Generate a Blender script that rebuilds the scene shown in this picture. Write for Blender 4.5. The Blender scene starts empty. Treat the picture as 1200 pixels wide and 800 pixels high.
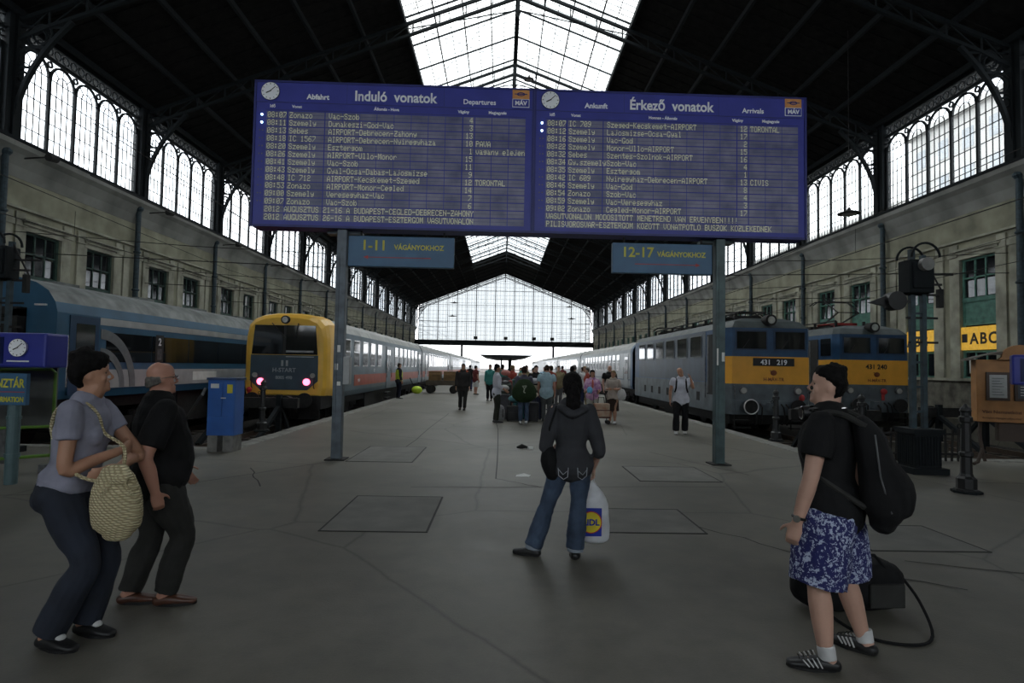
import bpy, bmesh, math, random
import numpy as np
from mathutils import Vector, Matrix, noise
random.seed(7)
PI = math.pi
SC = bpy.context.scene
COL = SC.collection

# ---------------------------------------------------------------- camera
cam_d = bpy.data.cameras.new('camera'); cam = bpy.data.objects.new('camera', cam_d); COL.objects.link(cam)
cam_d.sensor_width = 36.0; cam_d.lens = 21.0; cam_d.clip_start = 0.05; cam_d.clip_end = 2000
_yaw, _pit, _rol = math.atan(12/700), math.atan(30.2/700), 0.018
_f = Vector((math.sin(_yaw)*math.cos(_pit), math.cos(_yaw)*math.cos(_pit), math.sin(_pit)))
_r = _f.cross(Vector((0, 0, 1))).normalized(); _u = _r.cross(_f)
_r2 = _r*math.cos(_rol)+_u*math.sin(_rol); _u2 = _u*math.cos(_rol)-_r*math.sin(_rol)
M4 = Matrix((_r2, _u2, -_f)).transposed().to_4x4(); M4.translation = Vector((0, 0, 1.65))
cam.matrix_world = M4
SC.camera = cam

# ---------------------------------------------------------------- world: bright overcast sky
W = bpy.data.worlds.new('world'); SC.world = W; W.use_nodes = True
_nt = W.node_tree; _nt.nodes.clear()
_o = _nt.nodes.new('ShaderNodeOutputWorld'); _b = _nt.nodes.new('ShaderNodeBackground')
_tc = _nt.nodes.new('ShaderNodeTexCoord'); _ns = _nt.nodes.new('ShaderNodeTexNoise'); _cr = _nt.nodes.new('ShaderNodeValToRGB')
_ns.inputs['Scale'].default_value = 2.2; _ns.inputs['Detail'].default_value = 5
_cr.color_ramp.elements[0].color = (0.86, 0.91, 0.97, 1); _cr.color_ramp.elements[1].color = (1, 1, 0.99, 1)
_cr.color_ramp.elements[0].position = .35; _cr.color_ramp.elements[1].position = .6
_nt.links.new(_tc.outputs['Generated'], _ns.inputs['Vector']); _nt.links.new(_ns.outputs['Fac'], _cr.inputs['Fac'])
_nt.links.new(_cr.outputs['Color'], _b.inputs['Color']); _nt.links.new(_b.outputs[0], _o.inputs[0])
_b.inputs['Strength'].default_value = 1.0
SC.view_settings.view_transform = 'Standard'; SC.view_settings.look = 'None'
SC.view_settings.exposure = 2.1; SC.view_settings.gamma = 1.0; SC.view_settings.use_curve_mapping = False

# ---------------------------------------------------------------- materials
MATS = {}
def mat(name, col, rough=.7, metal=0., nscale=6., nvar=.12, bump=.0, bscale=40., emit=None, spec=.5, detail=4, col2=None, alpha=None, coord='Object'):
    if name in MATS: return MATS[name]
    m = bpy.data.materials.new(name); m.use_nodes = True; nt = m.node_tree
    p = nt.nodes['Principled BSDF']
    p.inputs['Roughness'].default_value = rough; p.inputs['Metallic'].default_value = metal
    p.inputs['Specular IOR Level'].default_value = spec
    tc = nt.nodes.new('ShaderNodeTexCoord')
    n = nt.nodes.new('ShaderNodeTexNoise'); n.inputs['Scale'].default_value = nscale; n.inputs['Detail'].default_value = detail
    nt.links.new(tc.outputs[coord], n.inputs['Vector'])
    r = nt.nodes.new('ShaderNodeValToRGB'); e = r.color_ramp.elements
    c = col; c2 = col2 or tuple(max(0, x*(1-nvar*2)) for x in col)
    e[0].color = (*c2, 1); e[1].color = (*(min(1, x*(1+nvar*.6)) for x in c), 1); e[0].position = .3; e[1].position = .7
    nt.links.new(n.outputs['Fac'], r.inputs['Fac']); nt.links.new(r.outputs['Color'], p.inputs['Base Color'])
    if bump:
        b = nt.nodes.new('ShaderNodeBump'); b.inputs['Strength'].default_value = bump; b.inputs['Distance'].default_value = .01
        n2 = nt.nodes.new('ShaderNodeTexNoise'); n2.inputs['Scale'].default_value = bscale; n2.inputs['Detail'].default_value = 3
        nt.links.new(tc.outputs[coord], n2.inputs['Vector']); nt.links.new(n2.outputs['Fac'], b.inputs['Height'])
        nt.links.new(b.outputs[0], p.inputs['Normal'])
    if emit:
        p.inputs['Emission Color'].default_value = (*emit[0], 1); p.inputs['Emission Strength'].default_value = emit[1]
    MATS[name] = m
    return m
def glass_mat(name, tint, gloss=.08, haze=.0, rough=.05):
    if name in MATS: return MATS[name]
    m = bpy.data.materials.new(name); m.use_nodes = True; nt = m.node_tree; nt.nodes.clear()
    o = nt.nodes.new('ShaderNodeOutputMaterial'); t = nt.nodes.new('ShaderNodeBsdfTransparent'); t.inputs[0].default_value = (*tint, 1)
    g = nt.nodes.new('ShaderNodeBsdfGlossy'); g.inputs['Roughness'].default_value = rough; g.inputs[0].default_value = (.9, .9, .9, 1)
    mx = nt.nodes.new('ShaderNodeMixShader'); mx.inputs[0].default_value = gloss
    nt.links.new(t.outputs[0], mx.inputs[1]); nt.links.new(g.outputs[0], mx.inputs[2]); last = mx
    if haze:
        tr = nt.nodes.new('ShaderNodeBsdfTranslucent'); tr.inputs[0].default_value = (.85, .87, .86, 1)
        ns = nt.nodes.new('ShaderNodeTexNoise'); ns.inputs['Scale'].default_value = .9; tc = nt.nodes.new('ShaderNodeTexCoord')
        ma = nt.nodes.new('ShaderNodeMath'); ma.operation = 'MULTIPLY'; ma.inputs[1].default_value = haze*2
        nt.links.new(tc.outputs['Object'], ns.inputs[0]); nt.links.new(ns.outputs['Fac'], ma.inputs[0])
        m2 = nt.nodes.new('ShaderNodeMixShader'); nt.links.new(ma.outputs[0], m2.inputs[0])
        nt.links.new(mx.outputs[0], m2.inputs[1]); nt.links.new(tr.outputs[0], m2.inputs[2]); last = m2
    nt.links.new(last.outputs[0], o.inputs[0]); MATS[name] = m
    return m

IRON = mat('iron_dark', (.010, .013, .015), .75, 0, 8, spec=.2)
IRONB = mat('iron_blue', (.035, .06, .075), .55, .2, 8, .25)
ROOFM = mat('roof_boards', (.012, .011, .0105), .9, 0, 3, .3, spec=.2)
PLAST = mat('olive_plaster', (.33, .32, .235), .9, 0, .8, .22, .15, 20)
PLAS2 = mat('pale_plaster', (.40, .39, .31), .88, 0, 1.2, .25)
COVE = mat('grey_cove', (.27, .27, .25), .9, 0, .6, .22)
STONE = mat('plinth_stone', (.17, .16, .13), .9, 0, 2., .35, .3, 25)
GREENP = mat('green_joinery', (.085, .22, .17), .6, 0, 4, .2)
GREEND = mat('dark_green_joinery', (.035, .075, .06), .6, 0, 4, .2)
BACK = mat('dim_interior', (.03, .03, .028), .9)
SKYG = glass_mat('skylight_glass', (.88, .9, .9), .05, .06)
FARG = glass_mat('dimmed_end_glass', (.52, .53, .53), .05, .02)  # grey tint dims the sky behind so the glazing bars show
WING = glass_mat('window_glass', (.9, .93, .95), .05, .03)
DGLS = mat('dark_glass', (.012, .014, .016), .06, 0, 3, .1, spec=.9)
STEEL = mat('dull_steel', (.16, .165, .17), .5, .5, 10, .25)
DARKM = mat('underframe_black', (.016, .015, .014), .75, .1, 10, .3)
KERB = mat('kerb_stone', (.24, .235, .21), .9, 0, 5, .25, .3, 30)
BALL = mat('track_ballast', (.05, .045, .04), .95, 0, 14, .5, .8, 30)
WHITE = mat('white_paint', (.75, .75, .72), .5, 0, 4, .08)
BLACK = mat('black_paint', (.01, .01, .011), .5, 0, 4, .1)
CHROME = mat('chrome', (.6, .6, .6), .2, 1., 4, .05)

# floor material: dark worn asphalt with patches and hairline cracks
def floor_mat():
    m = bpy.data.materials.new('worn_asphalt'); m.use_nodes = True; nt = m.node_tree; p = nt.nodes['Principled BSDF']; L = nt.links.new
    tc = nt.nodes.new('ShaderNodeTexCoord')
    def nz(s, d=5, rough=.6):
        n = nt.nodes.new('ShaderNodeTexNoise'); n.inputs['Scale'].default_value = s; n.inputs['Detail'].default_value = d; n.inputs['Roughness'].default_value = rough
        L(tc.outputs['Object'], n.inputs['Vector']); return n
    a, b, c = nz(.35), nz(3.5), nz(60, 2)
    r = nt.nodes.new('ShaderNodeValToRGB'); r.color_ramp.elements[0].color = (.118, .111, .09, 1); r.color_ramp.elements[1].color = (.182, .171, .142, 1)
    r.color_ramp.elements[0].position = .35; r.color_ramp.elements[1].position = .65
    L(a.outputs['Fac'], r.inputs['Fac'])
    r2 = nt.nodes.new('ShaderNodeValToRGB'); r2.color_ramp.elements[0].color = (.72, .72, .72, 1); r2.color_ramp.elements[1].color = (1, 1, 1, 1)
    r2.color_ramp.elements[0].position = .3; r2.color_ramp.elements[1].position = .6
    L(b.outputs['Fac'], r2.inputs['Fac'])
    mx = nt.nodes.new('ShaderNodeMix'); mx.data_type = 'RGBA'; mx.blend_type = 'MULTIPLY'; mx.inputs[0].default_value = 1
    L(r.outputs[0], mx.inputs[6]); L(r2.outputs[0], mx.inputs[7])
    v = nt.nodes.new('ShaderNodeTexVoronoi'); v.feature = 'DISTANCE_TO_EDGE'; v.inputs['Scale'].default_value = .28
    dn = nt.nodes.new('ShaderNodeMix'); dn.data_type = 'VECTOR'; dn.inputs[0].default_value = .12
    L(tc.outputs['Object'], dn.inputs[4]); L(nz(1.2).outputs['Color'], dn.inputs[5]); L(dn.outputs[1], v.inputs['Vector'])
    cr = nt.nodes.new('ShaderNodeValToRGB'); cr.color_ramp.elements[0].color = (.45, .45, .45, 1); cr.color_ramp.elements[1].color = (1, 1, 1, 1)
    cr.color_ramp.elements[0].position = .0; cr.color_ramp.elements[1].position = .006
    L(v.outputs['Distance'], cr.inputs['Fac'])
    m2 = nt.nodes.new('ShaderNodeMix'); m2.data_type = 'RGBA'; m2.blend_type = 'MULTIPLY'; m2.inputs[0].default_value = .8
    L(mx.outputs[2], m2.inputs[6]); L(cr.outputs[0], m2.inputs[7])
    sp = nt.nodes.new('ShaderNodeValToRGB'); sp.color_ramp.elements[0].color = (.8, .8, .8, 1); sp.color_ramp.elements[1].color = (1.1, 1.1, 1.1, 1)
    L(c.outputs['Fac'], sp.inputs['Fac'])
    m3 = nt.nodes.new('ShaderNodeMix'); m3.data_type = 'RGBA'; m3.blend_type = 'MULTIPLY'; m3.inputs[0].default_value = .6
    L(m2.outputs[2], m3.inputs[6]); L(sp.outputs[0], m3.inputs[7]); L(m3.outputs[2], p.inputs['Base Color'])
    rr = nt.nodes.new('ShaderNodeMapRange'); rr.inputs[3].default_value = .42; rr.inputs[4].default_value = .65; L(b.outputs['Fac'], rr.inputs[0]); L(rr.outputs[0], p.inputs['Roughness'])
    p.inputs['Specular IOR Level'].default_value = .35
    bp = nt.nodes.new('ShaderNodeBump'); bp.inputs['Strength'].default_value = .25; bp.inputs['Distance'].default_value = .006
    L(c.outputs['Fac'], bp.inputs['Height']); L(bp.outputs[0], p.inputs['Normal'])
    return m
FLOORM = floor_mat()

# ---------------------------------------------------------------- mesh helpers
class MB:
    def __init__(s): s.v = []; s.f = []; s.m = []; s.cur = 0
    def add(s, vs, fs):
        k = len(s.v); s.v += [tuple(v) for v in vs]; s.f += [tuple(i+k for i in f) for f in fs]; s.m += [s.cur]*len(fs); return s
    def mi(s, i): s.cur = i; return s
    def box(s, a, b):
        x0, y0, z0 = (min(a[i], b[i]) for i in range(3)); x1, y1, z1 = (max(a[i], b[i]) for i in range(3))
        return s.add([(x0,y0,z0),(x1,y0,z0),(x1,y1,z0),(x0,y1,z0),(x0,y0,z1),(x1,y0,z1),(x1,y1,z1),(x0,y1,z1)],
            [(0,3,2,1),(4,5,6,7),(0,1,5,4),(1,2,6,5),(2,3,7,6),(3,0,4,7)])
    def bar(s, p, q, w, h=None, up=(0,0,1)):
        p, q = Vector(p), Vector(q); h = h or w; d = (q-p).normalized(); up = Vector(up)
        if abs(d.dot(up)) > .98: up = Vector((1,0,0))
        a = d.cross(up).normalized()*(w/2); b = a.cross(d).normalized()*(h/2)
        vs = [p-a-b,p+a-b,p+a+b,p-a+b,q-a-b,q+a-b,q+a+b,q-a+b]
        return s.add(vs, [(0,1,2,3),(7,6,5,4),(0,4,5,1),(1,5,6,2),(2,6,7,3),(3,7,4,0)])
    def cyl(s, p, q, r, n=12, r2=None):
        p, q = Vector(p), Vector(q); r2 = r if r2 is None else r2; d = (q-p).normalized()
        up = Vector((0,0,1)) if abs(d.z) < .9 else Vector((1,0,0)); a = d.cross(up).normalized(); b = d.cross(a)
        vs = [p+(a*math.cos(2*PI*i/n)+b*math.sin(2*PI*i/n))*r for i in range(n)]+[q+(a*math.cos(2*PI*i/n)+b*math.sin(2*PI*i/n))*r2 for i in range(n)]
        fs = [(i,(i+1)%n,n+(i+1)%n,n+i) for i in range(n)]+[tuple(range(n-1,-1,-1)),tuple(range(n,2*n))]
        return s.add(vs, fs)
    def tube(s, pts, r, n=6, closed=False):
        pts = [Vector(p) for p in pts]; m = len(pts); vs = []; pa = None
        rr = r if isinstance(r, (list, tuple)) else [r]*m
        for i, p in enumerate(pts):
            if closed: d = (pts[(i+1)%m]-pts[i-1]).normalized()
            else: d = (pts[min(i+1,m-1)]-pts[max(i-1,0)]).normalized()
            if pa is None:
                up = Vector((0,0,1)) if abs(d.z) < .9 else Vector((1,0,0)); a = d.cross(up).normalized()
            else: a = (pa-d*pa.dot(d)).normalized()
            pa = a; b = d.cross(a)
            vs += [p+(a*math.cos(2*PI*k/n)+b*math.sin(2*PI*k/n))*rr[i] for k in range(n)]
        fs = []
        for i in range(m if closed else m-1):
            j = (i+1)%m
            fs += [(i*n+k, i*n+(k+1)%n, j*n+(k+1)%n, j*n+k) for k in range(n)]
        if not closed: fs += [tuple(range(n-1,-1,-1)), tuple(range((m-1)*n, m*n))]
        return s.add(vs, fs)
    def prism(s, poly, ax, a, b):
        n = len(poly)
        def P(u, v, w): return {'x':(w,u,v),'y':(u,w,v),'z':(u,v,w)}[ax]
        vs = [P(u,v,a) for u,v in poly]+[P(u,v,b) for u,v in poly]
        return s.add(vs, [tuple(range(n-1,-1,-1)), tuple(range(n,2*n))]+[(i,(i+1)%n,n+(i+1)%n,n+i) for i in range(n)])
    def lathe(s, prof, c=(0,0,0), n=16, ax='z'):
        vs = []
        for r, z in prof:
            for k in range(n):
                x, y = r*math.cos(2*PI*k/n), r*math.sin(2*PI*k/n)
                vs.append({'z':(c[0]+x,c[1]+y,c[2]+z),'y':(c[0]+x,c[1]+z,c[2]+y),'x':(c[0]+z,c[1]+x,c[2]+y)}[ax])
        m = len(prof)
        fs = [(i*n+k,i*n+(k+1)%n,(i+1)*n+(k+1)%n,(i+1)*n+k) for i in range(m-1) for k in range(n)]
        fs += [tuple(range(n-1,-1,-1)), tuple(range((m-1)*n,m*n))]
        return s.add(vs, fs)
    def ball(s, c, r, n=12, m=8):
        r = r if isinstance(r, (tuple, list)) else (r,r,r)
        vs = [(c[0],c[1],c[2]-r[2])]
        for i in range(1, m):
            t = -PI/2+PI*i/m
            vs += [(c[0]+r[0]*math.cos(t)*math.cos(2*PI*k/n), c[1]+r[1]*math.cos(t)*math.sin(2*PI*k/n), c[2]+r[2]*math.sin(t)) for k in range(n)]
        vs.append((c[0],c[1],c[2]+r[2])); e = len(vs)-1
        fs = [(0,1+(k+1)%n,1+k) for k in range(n)]+[(1+i*n+k,1+i*n+(k+1)%n,1+(i+1)*n+(k+1)%n,1+(i+1)*n+k) for i in range(m-2) for k in range(n)]
        fs += [(1+(m-2)*n+k,1+(m-2)*n+(k+1)%n,e) for k in range(n)]
        return s.add(vs, fs)
    def mesh(s, name, mats, smooth=False):
        me = bpy.data.meshes.new(name); me.from_pydata(s.v, [], s.f)
        for m in (mats if isinstance(mats, (list, tuple)) else [mats]): me.materials.append(m)
        me.polygons.foreach_set('material_index', s.m)
        bm = bmesh.new(); bm.from_mesh(me); bmesh.ops.recalc_face_normals(bm, faces=bm.faces); bm.to_mesh(me); bm.free()
        if smooth: me.polygons.foreach_set('use_smooth', [True]*len(me.polygons))
        me.update(); return me
    def obj(s, name, mats, parent=None, loc=(0,0,0), rot=(0,0,0), smooth=False, bevel=0, kind=None):
        o = bpy.data.objects.new(name, s.mesh(name, mats, smooth)); COL.objects.link(o)
        o.location = loc; o.rotation_euler = rot
        if parent is not None: o.parent = parent
        if bevel:
            b = o.modifiers.new('bevel', 'BEVEL'); b.width = bevel; b.segments = 2; b.limit_method = 'ANGLE'
        if kind: o['kind'] = kind
        return o
def link(name, me, parent=None, loc=(0,0,0), rot=(0,0,0)):
    o = bpy.data.objects.new(name, me); COL.objects.link(o); o.location = loc; o.rotation_euler = rot
    if parent is not None: o.parent = parent
    return o
def empty(name, loc=(0,0,0), rz=0, parent=None):
    o = bpy.data.objects.new(name, None); COL.objects.link(o); o.location = loc; o.rotation_euler = (0,0,rz); o.empty_display_size = .2
    if parent is not None: o.parent = parent
    return o
def tag(o, label, cat, group=None):
    o['label'] = label; o['category'] = cat
    if group: o['group'] = group
    return o
def thing(name, label, cat, loc=(0,0,0), rz=0, group=None): return tag(empty(name, loc, rz), label, cat, group)
def struct(name, loc=(0,0,0)):
    o = empty(name, loc); o['kind'] = 'structure'; return o
def dup(root, loc, rz=None, label=None, group=None):
    r = root.copy(); COL.objects.link(r); r.location = loc
    if rz is not None: r.rotation_euler = (0,0,rz)
    if label: r['label'] = label
    if group: r['group'] = group
    for ch in list(root.children):
        c = ch.copy(); COL.objects.link(c); c.parent = r
        for g in ch.children:
            d = g.copy(); COL.objects.link(d); d.parent = c
    return r
_tc = {}
def text(body, size, m, parent, loc, rot=(PI/2,0,0), bold=0., name='lettering', extrude=.003, align='CENTER', sx=1., part=None):
    k = (body, size, bold, extrude, align, m.name)
    if k not in _tc:
        c = bpy.data.curves.new('t', 'FONT'); c.body = body; c.size = size; c.extrude = extrude; c.offset = bold; c.align_x = align; c.resolution_u = 3
        o = bpy.data.objects.new('t', c); COL.objects.link(o); bpy.context.view_layer.update()
        me = bpy.data.meshes.new_from_object(o.evaluated_get(bpy.context.evaluated_depsgraph_get()))
        bpy.data.objects.remove(o); me.materials.clear(); me.materials.append(m); me.name = name; _tc[k] = me
    o = link(name, _tc[k], parent, loc, rot); o.scale = (sx, 1, 1)
    return o
RZ = -0.6     # top of rails: platforms stand 0.6 m above them
# ================================================================ SETTING
HX = .6; XL, XR = -20.4, 21.6       # hall centre line, arcade planes
Y0, YE, BAY = -11.6, 141.4, 9.0
BAYS = [-11.6+9.0*i for i in range(17)]   # bay starts; -11.6 ... 132.4
EAVE, RIDGE = 15.9, 24.0
SL = (RIDGE-EAVE)/21.0
def roofz(x): return RIDGE-SL*abs(x-HX)

# ---- floor: concourse, three platforms, sunken track beds
PE0, PE1 = -5.3, 6.42
CY = 11.7
fl = MB()
fl.box((-22.5,Y0-1,-.9),(23.7,CY,0))
fl.box((PE0,CY,-.9),(PE1,230,0)); fl.box((-22.5,CY,-.9),(-13.7,230,0)); fl.box((17.4,CY,-.9),(23.7,230,0))
floor = fl.obj('floor', FLOORM); floor['kind'] = 'structure'
tb = MB(); tb.box((-260,CY,-1.2),(260,900,-.78)); o = tb.obj('track_bed', BALL, floor)
# kerb stones along the platform edges, each a stone of its own
ks = MB(); ks.box((0,.008,-.32),(.34,.992,.012)); ksm = ks.mesh('kerb_stone', KERB)
bmx = bmesh.new(); bmx.from_mesh(ksm); bmesh.ops.bevel(bmx, geom=bmx.edges[:], offset=.012, segments=1, affect='EDGES'); bmx.to_mesh(ksm); bmx.free()
rk = random.Random(3)
for x in (PE0-.02, PE1-.32):
    for i in range(46):
        link('kerb_stone', ksm, floor, (x+rk.uniform(-.008,.008), CY+i, rk.uniform(-.004,.004)))
kk = MB()
for x in (PE0-.02, PE1-.32): kk.box((x,CY+46,-.3),(x+.34,229,.012))
kk.obj('far_kerb', KERB, floor)
for x0, x1 in ((-13.7,PE0-.02),(PE1+.02,17.4)):
    n = int(x1-x0)
    for i in range(n):
        o = link('kerb_stone', ksm, floor, (x0+(x1-x0)*i/n+1.0, CY-.3, rk.uniform(-.004,.004)), (0,0,PI/2)); o.scale = (1,(x1-x0)/n,1)
# paler worn line beside the left platform edge and long joints in the asphalt
jt = MB()
def strip(a, b, w=.02, z=.004):
    a, b = Vector(a), Vector(b); d = (b-a).normalized(); n = Vector((-d.y,d.x))*w/2
    jt.add([(*(a-n),z),(*(a+n),z),(*(b+n),z),(*(b-n),z)], [(0,1,2,3)])
JOINT = mat('joint_tar', (.03,.029,.027), .8)
for a, b in (((-.05,8.9),(-.1,21)),((-.05,8.9),(.6,8.3)),((-1.2,8.2),(3.2,8.55)),((2.05,6.5),(2.9,5.2)),((2.9,5.2),(3.6,4.6)),((3.6,5.3),(6.5,4.2)),
             ((-3.9,9.5),(-3.2,8.1)),((-9,6.9),(-4.6,7.6)),((-4.6,7.6),(-2.4,11)),((6.2,10.6),(9.3,8.2)),((6.9,9.2),(12,9.0)),((-1.9,12.2),(-1.8,21)),((3,12),(4,9.5))):
    a, b = Vector(a), Vector(b); n = 7; pr = a
    for i in range(1, n+1):
        q = a.lerp(b, i/n)+Vector((rk.uniform(-.03,.03), rk.uniform(-.03,.03))); strip(pr, q, .018); pr = q
jt.obj('asphalt_joint', JOINT, floor)
PATCH = mat('asphalt_patch', (.165,.16,.143), .75, 0, 3, .12, .2, 60)
def cover(x0, x1, y0, y1, m=PATCH):
    b = MB(); b.box((x0,y0,-.01),(x1,y1,.005)); b.obj('cover_plate', m, floor)
    g = MB()
    for q in (((x0-.02,y0-.02),(x1+.02,y0)),((x0-.02,y1),(x1+.02,y1+.02)),((x0-.02,y0),(x0,y1)),((x1,y0),(x1+.02,y1))):
        g.box((*q[0],-.002),(*q[1],.0065))
    g.obj('cover_rim', JOINT, floor)
cover(-1.76,-.72,6.02,7.6); cover(.95,2.1,6.1,7.1); cover(2.1,3.3,8.9,10.2); cover(-2.6,-1.5,10.3,12.2); cover(3.5,4.6,5.6,6.5)

# rails and sleepers
tracks = (-11.45,-7.42,9.6,14.8)
rl = MB()
for x in tracks:
    for s in (-.72,.72):
        rl.box((x+s-.035,CY+.4,-.75),(x+s+.035,400,RZ)); rl.box((x+s-.07,CY+.4,-.78),(x+s+.07,400,-.75))
rl.obj('rails', mat('rail_steel', (.12,.09,.07), .45, .6), floor)
sl = MB(); sl.box((-1.25,0,-.8),(1.25,.25,-.74)); slm = sl.mesh('sleeper', mat('sleeper', (.05,.04,.032), .9))
for x in tracks:
    for i in range(14): link('sleeper', slm, floor, (x, CY+.7+i*.65, 0))

# ---- side walls below the arcade
def side_wall(name, side, xin):
    w = struct(name)
    s = side                          # -1 left, +1 right; local +u points out of the hall
    def X(u): return xin+s*u
    m = MB()
    for b in BAYS:
        y = b; segs = [(0,1.55,None),(1.55,3.65,1),(3.65,5.35,None),(5.35,7.45,1),(7.45,9,None)]
        for a, c, win in segs:
            if win:
                m.mi(1).box((X(0),y+a,-.7),(X(.5),y+c,1.45)); m.mi(0).box((X(0),y+a,7.15),(X(.5),y+c,9.5))
            else:
                m.mi(1).box((X(0),y+a,-.7),(X(.5),y+c,1.45)); m.mi(0).box((X(0),y+a,1.45),(X(.5),y+c,9.5))
    m.obj('wall_face', [PLAST, STONE], w)
    # plinth ledge, pilasters, door heads and string course
    p = MB(); p.box((X(-.1),Y0,1.38),(X(.02),YE,1.52)); p.box((X(-.16),Y0,8.0),(X(.02),YE,8.1)); p.obj('string_course', PLAS2, w)
    pl = MB()
    for a in (.3,.98,3.75,4.68,7.55,8.22): pl.box((X(-.09),a,1.5),(X(.01),a+.5,7.9)); pl.box((X(-.15),a-.06,7.3),(X(.01),a+.56,7.55))
    pm = pl.mesh('pilaster', PLAS2)
    hd = MB()
    for a in (1.55, 5.35):
        hd.box((X(-.30),a-.35,7.5),(X(.01),a+2.45,7.62)); hd.box((X(-.2),a-.28,7.38),(X(.01),a+2.38,7.5)); hd.box((X(-.1),a-.2,7.15),(X(.01),a+2.3,7.38))
        hd.box((X(-.08),a-.16,1.5),(X(.01),a,7.15)); hd.box((X(-.08),a+2.1,1.5),(X(.01),a+2.26,7.15))
    hm = hd.mesh('window_surround', PLAS2)
    cv = MB()
    prof = [(X(.5),9.3),(X(-.02),9.3),(X(-.05),9.4),(X(-.16),9.75),(X(-.42),10.2),(X(-.62),10.38),(X(-.62),10.62),(X(.5),10.62)]
    cv.prism(prof, 'y', 0, 9.0); cvm = cv.mesh('cove', COVE)
    dk = MB(); dk.box((X(-.66),0,10.60),(X(.1),9,10.74)); dkm = dk.mesh('sill_rail', IRON)
    colm = MB(); cx = X(-.30)
    colm.box((cx-.17,-.17,0),(cx+.17,.17,1.0)); colm.cyl((cx,0,1.0),(cx,0,10.3),.15,12,.13); colm.lathe([(.15,0),(.24,.12),(.24,.2),(.15,.3)],(cx,0,9.95),12)
    for z in (2.6,5.5,7.6): colm.lathe([(.14,0),(.19,.04),(.19,.1),(.14,.14)],(cx,0,z),12)
    cm = colm.mesh('iron_column', IRONB)
    for b in BAYS:
        link('pilaster', pm, w, (0,b,0)); link('window_surround', hm, w, (0,b,0)); link('cove', cvm, w, (0,b,0)); link('sill_rail', dkm, w, (0,b,0))
        link('iron_column', cm, w, (0,b,0))
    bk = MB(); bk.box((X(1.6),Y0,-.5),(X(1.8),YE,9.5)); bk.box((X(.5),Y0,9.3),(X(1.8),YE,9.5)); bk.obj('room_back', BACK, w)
    return w
wl = side_wall('wall_left', -1, -20.7); wr = side_wall('wall_right', 1, 21.9)

# ---- arched arcade windows, one per bay and side, plus tall lower windows
WIN = [0]
def win(): WIN[0] += 1; return struct('window_%d' % WIN[0])
def arch(cx, r, z0, zs, n=10): return [(cx+r*math.cos(PI*i/n), zs+r*math.sin(PI*i/n)) for i in range(n+1)]
LW = 1.6; LR = .70; ZS = 14.15; ZB = 10.74
# frame mesh in local coords: y along bay, x = 0 plane
fr = MB()
for k in range(6): fr.box((-.07,.5+k*LW-.06,ZB),(.07,.5+k*LW+.06,ZS+.3))
def band(cy, r0, r1, zs, n=12, t=.05, a0=0, a1=PI):
    for i in range(n):
        A, B = a0+(a1-a0)*i/n, a0+(a1-a0)*(i+1)/n
        q = [(cy+r*math.cos(a), zs+r*math.sin(a)) for r, a in ((r0,A),(r1,A),(r1,B),(r0,B))]
        fr.prism(q, 'x', -t, t)
for k in range(5):
    c = .5+LW*(k+.5); band(c, LR, LR+.09, ZS)
for k in range(6): band(.5+LW*k, .1, .16, ZS+.62, 8, .04, 0, 2*PI)
fr.box((-.08,0,14.98),(.08,9,15.1)); fr.box((-.1,0,15.62),(.1,9,16.0)); fr.box((-.1,0,ZB-.02),(.1,9,ZB+.1))
for k in range(19): band(.5*k, .18, .215, 15.36, 8, .04, 0, 2*PI)
fr.box((-.25,-.42,ZB),(.25,.42,16.1))       # the pier itself
frm = fr.mesh('window_frame', IRON)
pane = MB(); pane.prism([(-LR,ZB),(LR,ZB)]+arch(0,LR,ZB,ZS,12), 'x', -.006, .006); pnm = pane.mesh('pane', WING)
top = MB(); top.prism([(0,15.1),(9,15.1),(9,15.62),(0,15.62)], 'x', -.006, .006)
for k in range(6):
    c = .5+LW*k; top.prism([(c-.1 if k else c, ZS+.2),(c+.1 if k<5 else c, ZS+.2),(c+.75 if k<5 else c,14.98),(c-.75 if k else c,14.98)], 'x', -.006, .006)
tpm = top.mesh('frieze_pane', WING)
gb = MB()
for u in (-.35,0,.35): gb.box((-.018,u-.016,ZB),(.018,u+.016,ZS+(.0 if u else .35)))
for i in range(6): z = ZB+.85+i*.62; 
for z in (11.45,12.15,12.85,13.5,14.15): gb.box((-.018,-LR,z-.016),(.018,LR,z+.016))
for i in range(8):
    A, B = PI*i/8, PI*(i+1)/8
    gb.prism([(r*math.cos(a), ZS+r*math.sin(a)) for r, a in ((.33,A),(.365,A),(.365,B),(.33,B))], 'x', -.018, .018)
for a in (PI/4,PI/2,3*PI/4): gb.bar((0,.35*math.cos(a),ZS+.35*math.sin(a)),(0,LR*math.cos(a),ZS+LR*math.sin(a)),.03)
gbm = gb.mesh('glazing_bar', IRON)
cl = MB()
for x in (XL, XR):
    cl.box((x-.1,Y0,ZB),(x+.1,BAYS[2],16.2))
cl.obj('wall_face', PLAST, wl)          # first two bays, out of view, walled up to dim the near floor
for x in (XL, XR):
    for b in BAYS[2:]:
        w = win(); w.location = (x,b,0)
        link('window_frame', frm, w); link('frieze_pane', tpm, w)
        for k in range(5):
            p = link('pane', pnm, w, (0,.5+LW*(k+.5),0)); link('glazing_bar', gbm, p)
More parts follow.
